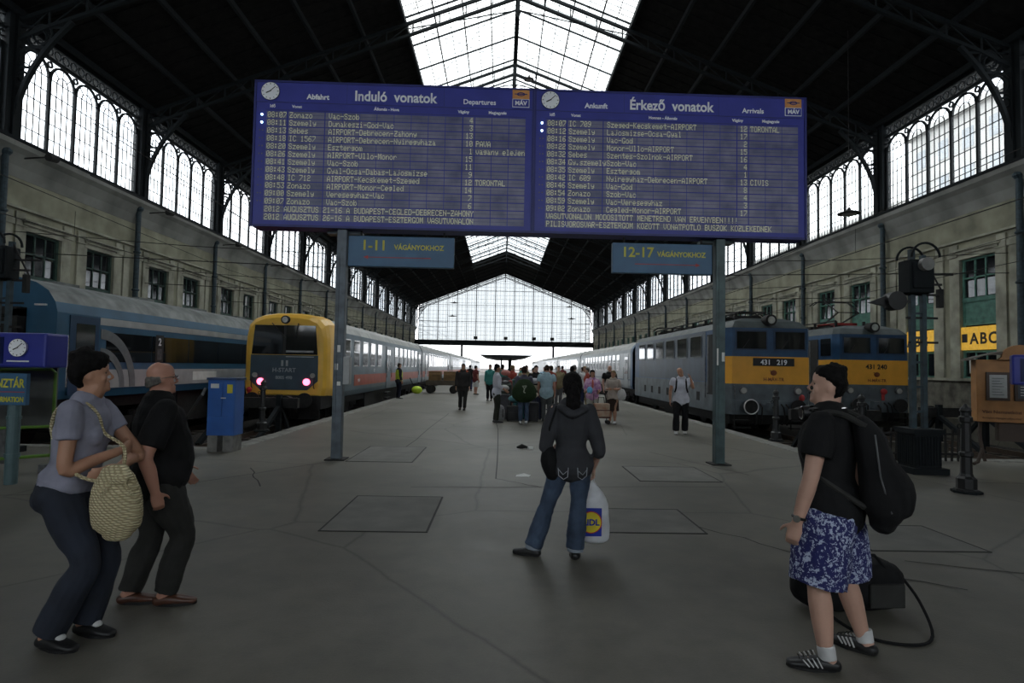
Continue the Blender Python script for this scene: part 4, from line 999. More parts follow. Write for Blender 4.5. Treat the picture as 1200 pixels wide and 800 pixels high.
# grey panel with a green frame
t = thing('hoarding_panel','grey hoarding panel in a lime green tube frame behind the ticket sign','hoarding',(-6.95,9.0,0))
GRN = mat('lime_tube', (.12,.25,.03), .5)
m = MB(); m.box((-1.2,0,.62),(.36,.03,1.58)); m.obj('panel', mat('panel_grey',(.10,.105,.1),.6,0,2,.2), t)
m = MB(); m.tube([(-1.2,-.03,1.46),(.30,-.03,1.50),(.36,-.03,1.45),(.36,-.03,.12)], .022, 8); m.tube([(-1.2,-.03,.58),(.36,-.03,.66)], .022, 8); m.tube([(-1.2,-.03,.1),(.36,-.03,.24)], .025, 8); m.obj('tube_frame', GRN, t)
m = MB(); m.box((-.9,-.2,0),(-.8,.2,.12)); m.box((.3,-.2,0),(.4,.2,.12)); m.box((-.42,-.02,.1),(-.34,.02,.62)); m.obj('foot', STEEL, t)
t = thing('hoarding_panel','second, rearmost grey hoarding panel at the far left edge','hoarding',(-9.4,9.3,0))
m = MB(); m.box((-1.2,0,.3),(.9,.03,1.6)); m.obj('panel', MATS['panel_grey'], t)
m = MB(); m.box((-.9,-.2,0),(-.8,.2,.3)); m.box((.6,-.2,0),(.7,.2,.3)); m.obj('foot', STEEL, t)
# kiosk board on the right
t = thing('notice_stand','orange-brown peaked notice stand with two framed notices on curved legs','notice stand',(8.86,11.0,0), -.42)
KO = mat('kiosk_orange', (.40,.18,.05), .55, 0, 4, .15)
m = MB(); m.box((0,0,.80),(1.5,.34,1.95)); m.obj('board_body', KO, t, bevel=.01)
m = MB(); m.prism([(-.12,1.93),(.1,2.02),(.35,2.05),(1.15,2.05),(1.4,2.02),(1.62,1.93),(1.62,1.97),(1.15,2.10),(.35,2.10),(-.12,1.97)], 'y', -.1, .44); m.obj('roof', mat('kiosk_roof',(.12,.10,.08),.7), t)
m = MB(); m.prism([(.3,1.95)]+[(.62+.27*math.cos(a),2.0+.22*math.sin(a)) for a in [PI*(1-k/10) for k in range(11)]]+[(.94,1.95)], 'y', -.12, -.04); m.obj('pediment', KO, t)
for a in (.14,.56):
    m = MB(); m.box((a,-.04,1.2),(a+.35,0,1.72)); f_ = m.obj('notice_frame', mat('dark_wood',(.05,.025,.015),.5), t)
    m = MB(); m.box((a+.045,-.046,1.25),(a+.305,-.04,1.67)); n_ = m.obj('notice', mat('paper_white',(.42,.43,.42),.7) if a < .3 else mat('paper_dark',(.05,.06,.08),.4), f_)
    m = MB()
    for k in range(7): m.box((a+.08,-.049,1.30+k*.05),(a+.26-(k%3)*.03,-.046,1.312+k*.05))
    m.obj('print_lines', STEEL if a < .3 else WHITE, n_)
m = MB(); m.box((.6,-.02,1.83),(.64,-.0,1.9)); m.obj('keyhole', BLACK, t)
text('Váci Nemzetközi Menetrend', .085, mat('kiosk_print',(.12,.04,.01),.6), t, (.08,-.006,.96), align='LEFT', bold=.001)
text('Budapest-Nyugati pályaudvar', .05, mat('kiosk_print',()), t, (.08,-.006,.86), align='LEFT')
m = MB()
for x in (.12,1.38): m.tube([(x,.25,.8),(x-.04,.2,.55),(x-.02,.1,.3),(x-.12,-.02,.06),(x-.2,-.05,.02)], .03, 8); m.tube([(x,.3,.8),(x+.03,.4,.4),(x+.1,.4,.03)], .03, 8)
m.box((.35,.1,.45),(.9,.3,.78)); m.obj('leg_frame', mat('rust_iron',(.06,.04,.03),.7), t)
t = thing('clock_sign','dark blue box sign at the far right edge, beside the notice stand','sign',(7.80,9.0,1.52), -.6)
m = MB(); m.box((0,0,0),(1.3,.25,.46)); m.obj('casing', BB2, t, bevel=.03)
m = MB(); m.cyl((.8,.2,-1.52),(.8,.2,0),.05,12); m.obj('post', IRONB, t)
m = MB(); m.box((.1,-.012,.05),(1.2,-.0,.4)); m.obj('display_window', MATS['display_dark'], t)
# low fence between the tracks
t = thing('low_fence','low dark picket fence at the track ends behind the signal mast','fence',(6.7,11.4,0))
m = MB(); m.box((0,-.02,.12),(2.2,.02,.16)); m.box((0,-.02,.5),(2.2,.02,.54)); m.obj('rail', DARKM, t)
m = MB(); m.box((-.012,-.02,0),(.012,.02,.62)); pk = m.mesh('picket', DARKM)
for k in range(18): link('picket', pk, t, (.06+k*.12,0,0), (0,rk.uniform(-.05,.05),0))
# stack of buffer timber / barrow behind right bollard
t = thing('track_trolley','grey track trolley of rods and timber behind the right bollard','trolley',(7.9,12.2,-.6))
m = MB(); m.box((-.6,0,.55),(1.6,.9,.65)); m.box((-.5,.1,.65),(1.4,.3,.85)); m.obj('deck', mat('old_timber',(.12,.11,.09),.9,0,4,.3), t)
m = MB()
for x in (-.3,1.3):
    for y in (0.,.9): m.cyl((x,y-.04,.36),(x,y+.04,.36),.19,14)
m.box((-.5,.4,.3),(1.5,.5,.55)); m.obj('wheel_set', DARKM, t)
# ABC shop letters on the right wall
for b in (24.4,):
    y0 = b+1.55
t = thing('shop_sign','row of yellow signboards reading ABC across the green shop front','shop sign',(22.03,0,0))
tiles = [('',29.62),('A',29.0),('B',28.36),('C',27.72)]
AMB = mat('sign_amber', (.55,.36,.05), .5, emit=((.9,.5,.05),.10))
b0 = [b for b in BAYS if b > 24][0]
E0 = b0+1.55
for k, s in enumerate(('','A','B','C')):
    y = E0+2.1-.53*k
    m = MB(); m.box((-.14,y-.50,2.84),(-.07,y,3.92)); q = m.obj('letter_board', AMB, t)
    if s: text(s, .72, BLACK, q, (-.145,y-.25,3.12), (PI/2,0,-PI/2), bold=.02)
    else: m = MB(); m.box((-.15,y-.38,3.2),(-.142,y-.05,3.6)); m.obj('picture', BLACK, q)
m = MB(); m.box((-.08,E0+1.35,1.75),(-.07,E0+1.7,2.5)); m.obj('door_notice', WHITE, t)
t = thing('shop_sign','yellow signboards half hidden behind the signal mast on the next green shop front','shop sign',(22.03,0,0))
for k in range(4):
    y = E0+3.8+2.1-.53*k; m = MB(); m.box((-.14,y-.50,2.84),(-.07,y,3.92)); q = m.obj('letter_board', AMB, t)
    if k < 3: text('ABC'[k], .72, BLACK, q, (-.145,y-.25,3.12), (PI/2,0,-PI/2), bold=.02)
# hanging lamps
def lamp(x, y, z, drop, label, group, r=.28):
    t = thing('hanging_lamp', label, 'lamp', (x,y,z), 0, group)
    m = MB(); m.lathe([(.05,.28),(.09,.2),(.12,.14),(r,.02),(r,-.02),(r*.9,-.03)], (0,0,0), 14); m.obj('lamp_shade', DARKM, t)
    m = MB(); m.ball((0,0,-.03),(r*.6,r*.6,.1)); m.obj('lamp_glass', mat('lamp_dull',()), t)
    m = MB(); m.cyl((0,0,.28),(0,0,drop),.012,6); m.obj('cable', DARKM, t)
lamp(16.2,27.5,9.15,roofz(16.2)-9.15-.02,'dark dish lamp hanging before the right-hand arcade windows',None,.5)
lamp(1.55,40.6,21.6,roofz(1.55)-21.6-.05,'grey lamp hanging under the skylight near the ridge',None,.35)
for i,(x,y,z) in enumerate(((-9.6,119,14.3),(-9.6,115,11.3),(13.4,119,13.9),(13.4,115,11.2))):
    lamp(x,y,z,roofz(x)-z-.02,['upper left lamp silhouetted on the far gable glazing','lower left lamp silhouetted on the far gable glazing','upper right lamp silhouetted on the far gable glazing','lower right lamp silhouetted on the far gable glazing'][i],'lamps before the far gable',.85)
for i,x in enumerate((-6.2,.9,7.6,11.9)):
    t = thing('floodlight',['leftmost small dark floodlight on the far gable beam','second small dark floodlight from the left on the far gable beam','third small dark floodlight from the left on the far gable beam','rightmost small dark floodlight on the far gable beam'][i],'floodlight',(x,YE-.45,7.85),0,'floodlights on the far beam')
    m = MB(); m.box((-.45,-.2,.25),(.45,.2,.95)); m.obj('housing', DARKM, t); m = MB(); m.box((-.05,-.05,0),(.05,.05,.25)); m.obj('bracket', DARKM, t)
# spotlights along the cove
ORD = ['nearest','second','third','fourth','fifth','sixth','seventh','farthest']
for i in range(8):
    b = BAYS[4+i]; t = thing('wall_spotlight','%s dark spotlight from the camera on an arm below the left arcade sill'%ORD[i],'spotlight',(-19.9,b+.9,10.1),0,'spotlights under the left arcade')
    m = MB(); m.bar((-.5,0,0),(.7,0,.1),.05); m.cyl((.7,-.2,.02),(.7,.25,.08),.16,12); m.obj('spotlight_head', DARKM, t)
# overhead wires
for i,(x,lb) in enumerate(zip(tracks,('overhead wire above the blue coach','overhead wire above the yellow-faced train','overhead wire above the locomotive with the black number plate','overhead wire above the locomotive with the raised pantograph'))):
    w = MB(); w.tube([(x,10.7,4.95),(x,400,4.95)], .012, 5); w.tube([(x,10.7,5.9)]+[(x,30*k+25,5.5+.35*(k%2)) for k in range(12)], .01, 5)
    for k in range(10): w.tube([(x,16+k*9,4.95),(x,16+k*9,5.6)], .006, 4)
    tag(w.obj('overhead_wire', DARKM), lb+', running down the hall', 'wire')
for i,y in enumerate((24.4,33.4,42.4,60.4,78.4)):
    for s,(xa,xb,l2) in enumerate(((-19.9,-5.6,'left'),(21.1,7.2,'right'))):
        w = MB(); w.tube([(xa,y,6.8),(xa*.62+xb*.38,y,6.45),((xa+xb)/2,y,6.35),(xb,y,6.1)], .014, 5); w.bar((xa,y,5.95),(xb,y,5.55),.03)
        tag(w.obj('span_wire', DARKM), '%s thin span wire from the camera between the %s wall columns and the platform'%(ORD[i],l2), 'wire', 'span wires on the %s side'%l2)
# baggage wagon
t = thing('luggage_wagon','low flat luggage wagon with brown crates on the left of the platform','wagon',(-3.55,36.5,0))
m = MB(); m.box((-.95,-.6,.50),(.95,.6,.78)); m.obj('deck', mat('wagon_wood',(.09,.075,.055),.8,0,4,.2), t)
for s in (-1,1):
    m = MB(); m.box((s*.45-.36,-.4,.78),(s*.45+.36,.4,1.32)); c_ = m.obj('crate', mat('crate_brown',(.20,.12,.05),.8,0,4,.2), t)
    m = MB(); m.box((s*.45-.34,-.42,1.12),(s*.45+.34,-.4,1.24)); m.obj('crate_slat', mat('crate_pale',(.28,.17,.08),.8), c_)
for sx in (-.7,.7):
    for sy in (-.5,.5): m = MB(); m.cyl((sx,sy-.05,.24),(sx,sy+.05,.24),.24,14); m.obj('wheel', DARKM, t)
m = MB(); m.tube([(-.95,0,.55),(-1.8,0,.5),(-2.0,0,.9)], .03, 6); m.obj('drawbar', DARKM, t)
# high visibility bag
t = MB(); t.ball((0,0,.22),(.32,.24,.23),14,9); o = t.obj('rubbish_bag', mat('hi_vis',(.55,.75,.05),.6), None, (-4.95,35.4,0), smooth=True); tag(o,'lime yellow bag on the ground beside the left train','bag')
# litter
o = MB().add([(-.11,-.05,.004),(.09,-.07,.006),(.12,.05,.012),(.02,.08,.03),(-.1,.06,.008),(0,0,.035)], [(0,1,5),(1,2,5),(2,3,5),(3,4,5),(4,0,5)]).obj('paper_scrap', WHITE, None, (.36,9.15,0)); tag(o,'white crumpled paper scrap on the platform floor','litter')
o = MB().tube([(-.1,0,.03),(0,.05,.05),(.12,-.02,.035)],[.02,.05,.02],6).obj('pigeon', DARKM, None, (.45,12.2,0)); tag(o,'small dark pigeon-like scrap lying on the platform floor','litter')
o = MB().box((-.05,-.03,.0),(.05,.03,.05)).obj('paper_scrap', WHITE, None, (.62,12.15,0), (0,0,.4)); tag(o,'tiny white paper scrap beside the dark scrap on the floor','litter')
# platform canopy beyond the gable, and lamp posts outside
t = thing('platform_canopy','dark flat canopy over the platform beyond the far gable','canopy',(1.2,150,0))
m = MB(); m.prism([(-6.6,4.75),(-6.6,4.55),(-3,3.9),(3,3.9),(6.6,4.55),(6.6,4.75)], 'y', 0, 60); m.obj('canopy_roof', IRON, t)
for k in range(4):
    for s in (-1.2,1.2): m = MB(); m.box((s-.2,2+k*15,0),(s+.2,2.4+k*15,4)); m.obj('canopy_post', IRON, t)
# buildings outside
def building(label, x0, x1, y0, y1, h, face, m_, fl_=5, nb=12):
    t = thing('building', label, 'building', ((x0+x1)/2,(y0+y1)/2,-1)); cx, cy = (x0+x1)/2,(y0+y1)/2
    m = MB(); m.box((x0-cx,y0-cy,0),(x1-cx,y1-cy,h)); m.obj('wall', m_, t)
    m = MB(); m.box((x0-cx-.5,y0-cy-.5,h),(x1-cx+.5,y1-cy+.5,h+.5)); m.obj('cornice', m_, t)
    w = MB(); w.box((-.06,-.7,0),(.06,.7,2.0)); wm = w.mesh('window', mat('far_window',(.36,.38,.40),.3))
    for j in range(fl_):
        for i in range(nb):
            link('window', wm, t, ((x0-cx if face < 0 else x1-cx), y0-cy+(i+.5)*(y1-y0)/nb, 3+j*(h-3)/fl_))
FAC = mat('far_facade', (.55,.53,.5), .9, 0, .5, .1)
building('pale apartment block seen through the nearest right arcade windows',46,60,26,66,29,-1,FAC,7,12)
building('tall pale block farther along beyond the right arcade windows',50,64,74,120,24,-1,FAC,6,12)
# hoops of luggage and things by the crowd
def suitcase(x, y, w, d, h, col, label, rz=0, soft=False, name='suitcase'):
    t = thing(name, label, 'luggage', (x,y,0), rz, 'luggage piled in the middle of the platform')
    c = mat('lug_%03d%03d%03d'%tuple(int(v*999) for v in col), col, .7, 0, 8, .15)
    m = MB(); m.box((-w/2,-d/2,.03),(w/2,d/2,h)); m.obj('case_body', c, t, bevel=.06 if soft else .03)
    m = MB(); m.tube([(-.1,0,h),(-.1,0,h+.1),(.1,0,h+.1),(.1,0,h)], .014, 6); m.obj('handle', BLACK, t)
    m = MB(); m.box((-w*.35,-d/2-.025,.12),(w*.35,-d/2,h*.6)); m.obj('front_pocket', c, t, bevel=.01)
    if soft:
        m = MB(); m.ball((0,0,h-.02),(w*.46,d*.45,.13),12,7); m.obj('lid', BLACK if h > 1.1 else c, t, smooth=True)
        m = MB(); m.tube([(-w*.3,-d/2-.03,h*.95),(-w*.3,-d/2-.05,h*.5),(-w*.3,-d/2-.01,.12)],.012,5); m.tube([(w*.3,-d/2-.03,h*.95),(w*.3,-d/2-.05,h*.5),(w*.3,-d/2-.01,.12)],.012,5); m.obj('strap', BLACK, t)
    if not soft:
        m = MB()
        for s in (-1,1): m.cyl((s*w*.4,-.02,.03),(s*w*.4,.02,.03),.03,8)
        m.obj('wheel', BLACK, t)
for a in ((.10,18.9,.40,.28,.80,(.10,.10,.11),'grey upright suitcase at the left end of the luggage pile'),
          (.40,18.35,.42,.30,.48,(.02,.02,.022),'low black suitcase at the front left of the luggage pile'),
          (.14,19.5,.42,.35,1.12,(.07,.09,.07),'tall olive backpack standing at the back left of the luggage pile'),
          (.60,18.9,.36,.28,.92,(.03,.20,.22),'teal backpack in the luggage pile'),
          (.98,18.3,.36,.30,.60,(.015,.015,.018),'black trolley case beside the man in the light blue shirt'),
          (1.10,19.0,.40,.32,.78,(.03,.035,.08),'navy suitcase behind the black trolley case'),
          (.64,19.5,.40,.3,1.0,(.20,.20,.19),'pale grey backpack behind the person with the green bag'),
          (.15,20.2,.45,.4,1.22,(.30,.07,.06),'dark red backpack at the rear of the luggage pile'),
          (1.15,20.4,.45,.4,.95,(.26,.23,.16),'beige duffel at the rear of the luggage pile'),
          (.62,20.7,.45,.4,1.25,(.03,.09,.08),'tall dark green backpack at the very back of the luggage pile'),
          (-.02,18.35,.30,.24,.40,(.28,.28,.29),'small light grey backpack low at the left foot of the pile')):
    suitcase(*a[:7][:6], a[6], rk.uniform(-.3,.3), soft='pack' in a[6] or 'duffel' in a[6], name='backpack' if 'pack' in a[6] else 'suitcase')

for i,(x,y,z,c,l) in enumerate(((.10,18.9,.99,(.55,.55,.52),'small white carrier bag lying on the grey suitcase'),(.40,18.35,.69,(.12,.30,.33),'turquoise pouch lying on the low black suitcase'),(.15,20.2,1.46,(.50,.18,.15),'coral bundle on top of the dark red backpack'),(.98,18.3,.82,(.5,.42,.32),'cream pouch on top of the black trolley case'),(1.15,20.4,1.20,(.35,.36,.38),'pale grey bundle on top of the beige duffel'))):
    m = MB(); m.ball((0,0,0),(.17,.13,.10),10,7); o = m.obj('pouch', mat('pouch_%d'%i, c, .7), None, (x,y,z), smooth=True); tag(o, l, 'bag', 'luggage piled in the middle of the platform')
# ================================================================ PEOPLE
V = lambda *a: np.array(a, float)
def cat(P, n):
    P = np.array(P, float); out = []; m = len(P)
    for i in range(m-1):
        p0, p1, p2, p3 = P[max(i-1,0)], P[i], P[i+1], P[min(i+2,m-1)]
        for k in range(n):
            t = k/n; out.append(.5*((2*p1)+(-p0+p2)*t+(2*p0-5*p1+4*p2-p3)*t*t+(-p0+3*p1-3*p2+p3)*t**3))
    out.append(P[-1]); return np.array(out)
def loft(acc, pts, ra, rb, side=(1,0,0), n=14, sub=3, cap=True, sq=1.0):
    """elliptical tube; ra along 'side', rb across; rounded caps"""
    pts = np.array(pts, float); R = np.array([[a,b] for a,b in zip(ra,rb)], float)
    p = cat(pts, sub); r = np.maximum(cat(R, sub), .002)
    if cap:
        d0 = p[0]-p[1]; d0 /= np.linalg.norm(d0)+1e-9; d1 = p[-1]-p[-2]; d1 /= np.linalg.norm(d1)+1e-9
        a, b = [], []
        for q in (.9,.6):
            h = math.sqrt(1-q*q)
            a.append((p[0]+d0*min(r[0])*h, r[0]*q)); b.append((p[-1]+d1*min(r[-1])*h, r[-1]*q))
        a.append((p[0]+d0*min(r[0])*.99, r[0]*.15)); b.append((p[-1]+d1*min(r[-1])*.99, r[-1]*.15))
        p = np.array([x[0] for x in a[::-1]]+list(p)+[x[0] for x in b]); r = np.array([x[1] for x in a[::-1]]+list(r)+[x[1] for x in b])
    S = np.array(side, float); vs = []; m = len(p); prev = S
    for i in range(m):
        d = p[min(i+1,m-1)]-p[max(i-1,0)]; d /= np.linalg.norm(d)+1e-9
        a = S-d*S.dot(d)
        if np.linalg.norm(a) < .15: a = prev-d*prev.dot(d)
        a /= np.linalg.norm(a)+1e-9; prev = a; b = np.cross(d, a)
        for k in range(n):
            t = 2*PI*k/n; c, s_ = math.cos(t), math.sin(t)
            if sq != 1: c = math.copysign(abs(c)**sq, c); s_ = math.copysign(abs(s_)**sq, s_)
            vs.append(p[i]+a*c*r[i][0]+b*s_*r[i][1])
    fs = [(i*n+k,i*n+(k+1)%n,(i+1)*n+(k+1)%n,(i+1)*n+k) for i in range(m-1) for k in range(n)]+[tuple(range(n-1,-1,-1)),tuple(range((m-1)*n,m*n))]
    acc.append((np.array(vs), fs))
def ell(acc, c, r, Rm=None, n=12, m=8):
    b = MB(); b.ball((0,0,0), tuple(r), n, m); v = np.array(b.v)
    if Rm is not None: v = v@Rm.T
    acc.append((v+np.array(c), b.f))
def blob(acc, voxel, name, mats, parent, smooth=3, wr=0., wf=12., mfun=None):
    vs, fs, k = [], [], 0
    for v, f in acc: vs += [tuple(x) for x in v]; fs += [tuple(i+k for i in q) for q in f]; k += len(v)
    me = bpy.data.meshes.new(name); me.from_pydata(vs, [], fs)
    bm = bmesh.new(); bm.from_mesh(me); bmesh.ops.recalc_face_normals(bm, faces=bm.faces); bm.to_mesh(me); bm.free()
    o = bpy.data.objects.new(name, me); COL.objects.link(o)
    r = o.modifiers.new('r','REMESH'); r.mode = 'VOXEL'; r.voxel_size = voxel
    s = o.modifiers.new('s','SMOOTH'); s.iterations = smooth; s.factor = .5
    bpy.context.view_layer.update()
    m2 = bpy.data.meshes.new_from_object(o.evaluated_get(bpy.context.evaluated_depsgraph_get())); m2.name = name
    bpy.data.objects.remove(o); bpy.data.meshes.remove(me)
    if wr and len(m2.vertices):
        N = len(m2.vertices); co = np.empty(N*3); m2.vertices.foreach_get('co', co); co = co.reshape(-1,3)
        no = np.empty(N*3); m2.vertices.foreach_get('normal', no); no = no.reshape(-1,3)
        d = np.array([noise.noise(Vector((c[0]*wf, c[1]*wf, c[2]*wf*.75)))+.5*noise.noise(Vector((c[0]*wf*2.3+5, c[1]*wf*2.3, c[2]*wf*2)))  for c in co])
        m2.vertices.foreach_set('co', (co+no*(d*wr)[:,None]).ravel())
    m2.materials.clear()
    for q in (mats if isinstance(mats, (list,tuple)) else [mats]): m2.materials.append(q)
    P = len(m2.polygons)
    if mfun:
        c = np.empty(P*3); m2.polygons.foreach_get('center', c); c = c.reshape(-1,3); m2.polygons.foreach_set('material_index', np.array([int(mfun(q)) for q in c], dtype=np.int32))
    m2.polygons.foreach_set('use_smooth', [True]*P); m2.update()
    return link(name, m2, parent)
def rot(yaw=0, pitch=0, roll=0):
    cy, sy, cp, sp, cr, sr = math.cos(yaw), math.sin(yaw), math.cos(pitch), math.sin(pitch), math.cos(roll), math.sin(roll)
    Z = np.array([[cy,-sy,0],[sy,cy,0],[0,0,1]]); X = np.array([[1,0,0],[0,cp,-sp],[0,sp,cp]]); Y = np.array([[cr,0,sr],[0,1,0],[-sr,0,cr]])
    return Z@X@Y
SKIN = [mat('skin_light',(.55,.33,.25),.5,0,5,.08,spec=.4), mat('skin_tan',(.42,.22,.14),.5,0,5,.1,spec=.4), mat('skin_ruddy',(.48,.24,.17),.5,0,5,.1,spec=.4)]
HAIR = {'black':mat('hair_black',(.009,.008,.008),.75,0,30,.4,.4,80,spec=.12),'brown':mat('hair_brown',(.04,.024,.015),.7,0,30,.4,.4,80,spec=.15),'grey':mat('hair_grey',(.12,.11,.10),.6,0,30,.3,.4,80),'blond':mat('hair_blond',(.25,.16,.07),.5,0,30,.3,.4,80)}
EYEM = mat('eye_dark', (.05,.04,.035), .2)
HEADR = [(.02,.36,.12,.13),(.10,.40,-.02,.21),(.22,.39,-.22,.26),(.35,.385,-.34,.29),(.50,.36,-.40,.305),(.62,.39,-.42,.31),(.75,.37,-.41,.305),(.87,.30,-.36,.27),(.94,.20,-.27,.205),(.985,.08,-.15,.12),(1.0,.0,-.06,.05)]
def person(name_label, loc, rz, H=1.7, W=1.0, J=None, head=(0,0,0), lean=(0,0,0), top=None, bottom=None, shoe=None, hair=None, skin=0, vox=.012, belly=0., handpose=None, group=None, female=False, footyaw=(0,0), extra=None, Js=1.):
    """local frame: x right, y forward. lean = torso pitch(fwd), roll(to right), twist"""
    t = thing('person', name_label, 'person', loc, rz, group)
    u = H; near = vox < .009
    hip = V(0,0,.52*u)
    Rl = rot(-lean[2], -lean[0], lean[1])
    def T(p):
        p = np.array(p, float)*u; f = min(1., max(0., (p[2]/u-.49)/.10))
        return hip+(rot(-lean[2]*f, -lean[0]*f, lean[1]*f)@(p-hip))
    sw = .112 if not female else .098
    hw = .052
    top_flare = (top or {}).get('flare', .0045)
    D = {}
    for s, n in ((-1,'L'),(1,'R')):
        D['sh'+n] = T((s*sw*W**.5,-.005,.812)); D['el'+n] = T((s*(sw+.03),-.01,.645)); D['wr'+n] = T((s*(sw+.035),.03,.505))
        D['hip'+n] = V(s*hw*u,0,.51*u); D['kn'+n] = V(s*hw*u,.012*u,.285*u); D['an'+n] = V(s*(hw+.002)*u,-.01*u,.048*u)
    for k, v in (J or {}).items(): D[k] = np.array(v, float)*Js
    B = []
    fw = 1.0
    hipW = 1.08 if female else 1.0
    tz = [(.46,.075,.06,0),(.50,.096*hipW,.070,-.006),(.545,.094*hipW,.066,-.004),(.60,.080 if not female else .072,.058,.004),(.655,.084 if not female else .076,.06,.004),(.72,.098 if not female else .086,.067,.004),(.77,.104 if not female else .088,.062,0),(.805,.092,.05,-.006),(.83,.058,.04,-.006),(.85,.034,.036,-.002)]
    def torso(acc, infl=1., z0=0, z1=9, add=0., w2=1., hemf=False):
        K = [q[0] for q in tz]; zs_ = [q for q in K if z0 < q <= z1]
        if z0 > K[0]: zs_ = [z0]+[q for q in zs_ if q > z0+.015]
        else: zs_ = [K[0]]+zs_
        if z1 < K[-1] and zs_[-1] < z1-.01: zs_.append(z1)
        L = [(q,)+tuple(float(np.interp(q, K, [r_[i] for r_ in tz])) for i in (1,2,3)) for q in zs_]
        pts = []; ra = []; rb = []
        for z, a, b, y in L:
            bb = b*W*infl*w2+add/u; yy = y
            if belly and .52 <= z <= .70: k = belly*math.sin((z-.50)/.21*PI); bb += k*.5; yy += k*.5
            pts.append(T((0,yy,z))); fl = top_flare if (hemf and z < .60) else 0; ra.append((a*W*infl*w2+add/u+fl)*u); rb.append((bb+fl)*u)
        side = Rl@V(1,0,0) if z0 > .5 else V(1,0,0)
        loft(acc, pts, ra, rb, side, 20, 3, True, .9)
    torso(B)
    if female:
        for s in (-1,1): ell(B, T((s*.042,.052,.725)), (.036*u,.03*u,.036*u))
    for s in (-1,1): ell(B, V(s*.045*u,-.035*u,.50*u), (.048*u*W,.042*u*W,.05*u))
    neck0, neck1 = T((0,-.006,.83)), T((0,.010,.885))
    loft(B, [neck0, neck1], [.036*u*W**.5,.033*u*W**.5], [.038*u,.035*u], n=12)
    Rh = Rl@rot(head[0], -head[1], head[2]) if False else rot(-head[0], head[1], head[2])
    hh = .132*u; hc = T((0,.004,.868))          # chin base / skull pivot
    def Hd(p): return hc+Rh@(np.array(p, float)*hh)
    # head
    pts = []; ra = []; rb = []
    for z, f, b, w in HEADR: pts.append(Hd((0,(f+b)/2,z))); ra.append(w*hh); rb.append((f-b)/2*hh)
    loft(B, pts, ra, rb, Rh@V(1,0,0), 18, 2, False, .95)
    loft(B, [T((0,0,.845)), Hd((0,-.1,.25))], [.034*u,.24*hh], [.036*u,.25*hh], n=12)
    # face
    loft(B, [Hd((0,.36,.57)),Hd((0,.42,.46)),Hd((0,.475,.37)),Hd((0,.40,.32))], [.03*hh,.035*hh,.06*hh,.05*hh], [.02*hh,.03*hh,.035*hh,.025*hh], Rh@V(1,0,0), 8, 2)
    ell(B, Hd((0,.375,.215)), (.09*hh,.035*hh,.022*hh), Rh); ell(B, Hd((0,.372,.165)), (.08*hh,.035*hh,.022*hh), Rh)
    ell(B, Hd((0,.35,.06)), (.11*hh,.06*hh,.07*hh), Rh)
    for s in (-1,1):
        ell(B, Hd((s*.315,-.05,.44)), (.032*hh,.075*hh,.12*hh), Rh@rot(0,-.15,0)); ell(B, Hd((s*.14,.345,.60)), (.10*hh,.035*hh,.025*hh), Rh); ell(B, Hd((s*.17,.26,.36)), (.10*hh,.07*hh,.11*hh), Rh)
    # limbs
    def limb(acc, a, b, c, R, infl=1., add=0, sub=4, bend=None, cap=True, side=(1,0,0)):
        a, b, c = map(np.array, (a,b,c)); P_ = [a, a*.5+b*.5, b, b*.6+c*.4, c]; r = [q*u*infl+add for q in R]
        loft(acc, P_, r, r, side, 14, sub, cap)
    for n in 'LR':
        s = -1 if n == 'L' else 1; aw = (.9 if female else 1.0)*W**.5
        limb(B, D['sh'+n], D['el'+n], D['wr'+n], [.034*aw,.028*aw,.0235*aw,.023*aw,.0155*aw])
        limb(B, D['hip'+n], D['kn'+n], D['an'+n], [.053*W,.046*W,.032*W**.5,.034*W**.5,.022])
        # foot
        fy = footyaw[0 if n == 'L' else 1]; fd = V(math.sin(fy),math.cos(fy),0); an = D['an'+n]; base = V(an[0],an[1],max(.02*u,an[2]-.03*u))
        loft(B, [an, base-fd*.015*u+V(0,0,.004*u), base+fd*.05*u, base+fd*.09*u-V(0,0,.008*u)], [.021*u,.023*u,.024*u,.022*u], [.022*u,.02*u,.017*u,.011*u], np.cross(fd,V(0,0,1)), 12, 3)
        D['fd'+n] = fd; D['ba'+n] = base
    # hands
    for n in 'LR':
        s = -1 if n == 'L' else 1
        e, w = D['el'+n], D['wr'+n]; d = w-e; d /= np.linalg.norm(d); hp = (handpose or {}).get(n, {})
        if 'dir' in hp: d = V(*hp['dir']); d /= np.linalg.norm(d)
        pn = V(*hp.get('palm', (-s,0.1,0))); pn = pn-d*pn.dot(d); pn /= np.linalg.norm(pn)   # palm normal (facing)
        ac = np.cross(d, pn)*(1 if s > 0 else -1)   # towards thumb side
        if hp.get('flip'): ac = -ac
        curl = hp.get('curl', .35); hl = .105*u; fr_ = .0052*u if near else .0062*u
        loft(B, [w, w+d*hl*.25, w+d*hl*.5], [.017*u,.024*u,.024*u], [.0125*u,.011*u,.010*u], ac, 10, 2)
        for i, (o_, ln) in enumerate(((.75,.92),(.27,1.0),(-.22,.95),(-.68,.76))):
            p = w+d*hl*.48+ac*o_*.0235*u; q = [p]; dd = d.copy(); L_ = hl*.52*ln
            for j, fr2 in enumerate((.42,.32,.26)):
                a_ = curl*(.8 if j == 0 else 1.1); dd = dd*math.cos(a_)+pn*math.sin(a_); pn2 = None; dd /= np.linalg.norm(dd); p = p+dd*L_*fr2; q.append(p)
            loft(B, q, [fr_*1.05,fr_,fr_*.95,fr_*.8], [fr_*1.05,fr_,fr_*.95,fr_*.8], ac, 8, 2)
        th_ = d*.55+ac*.75+pn*.35; th_ /= np.linalg.norm(th_); p = w+d*hl*.12+ac*.014*u
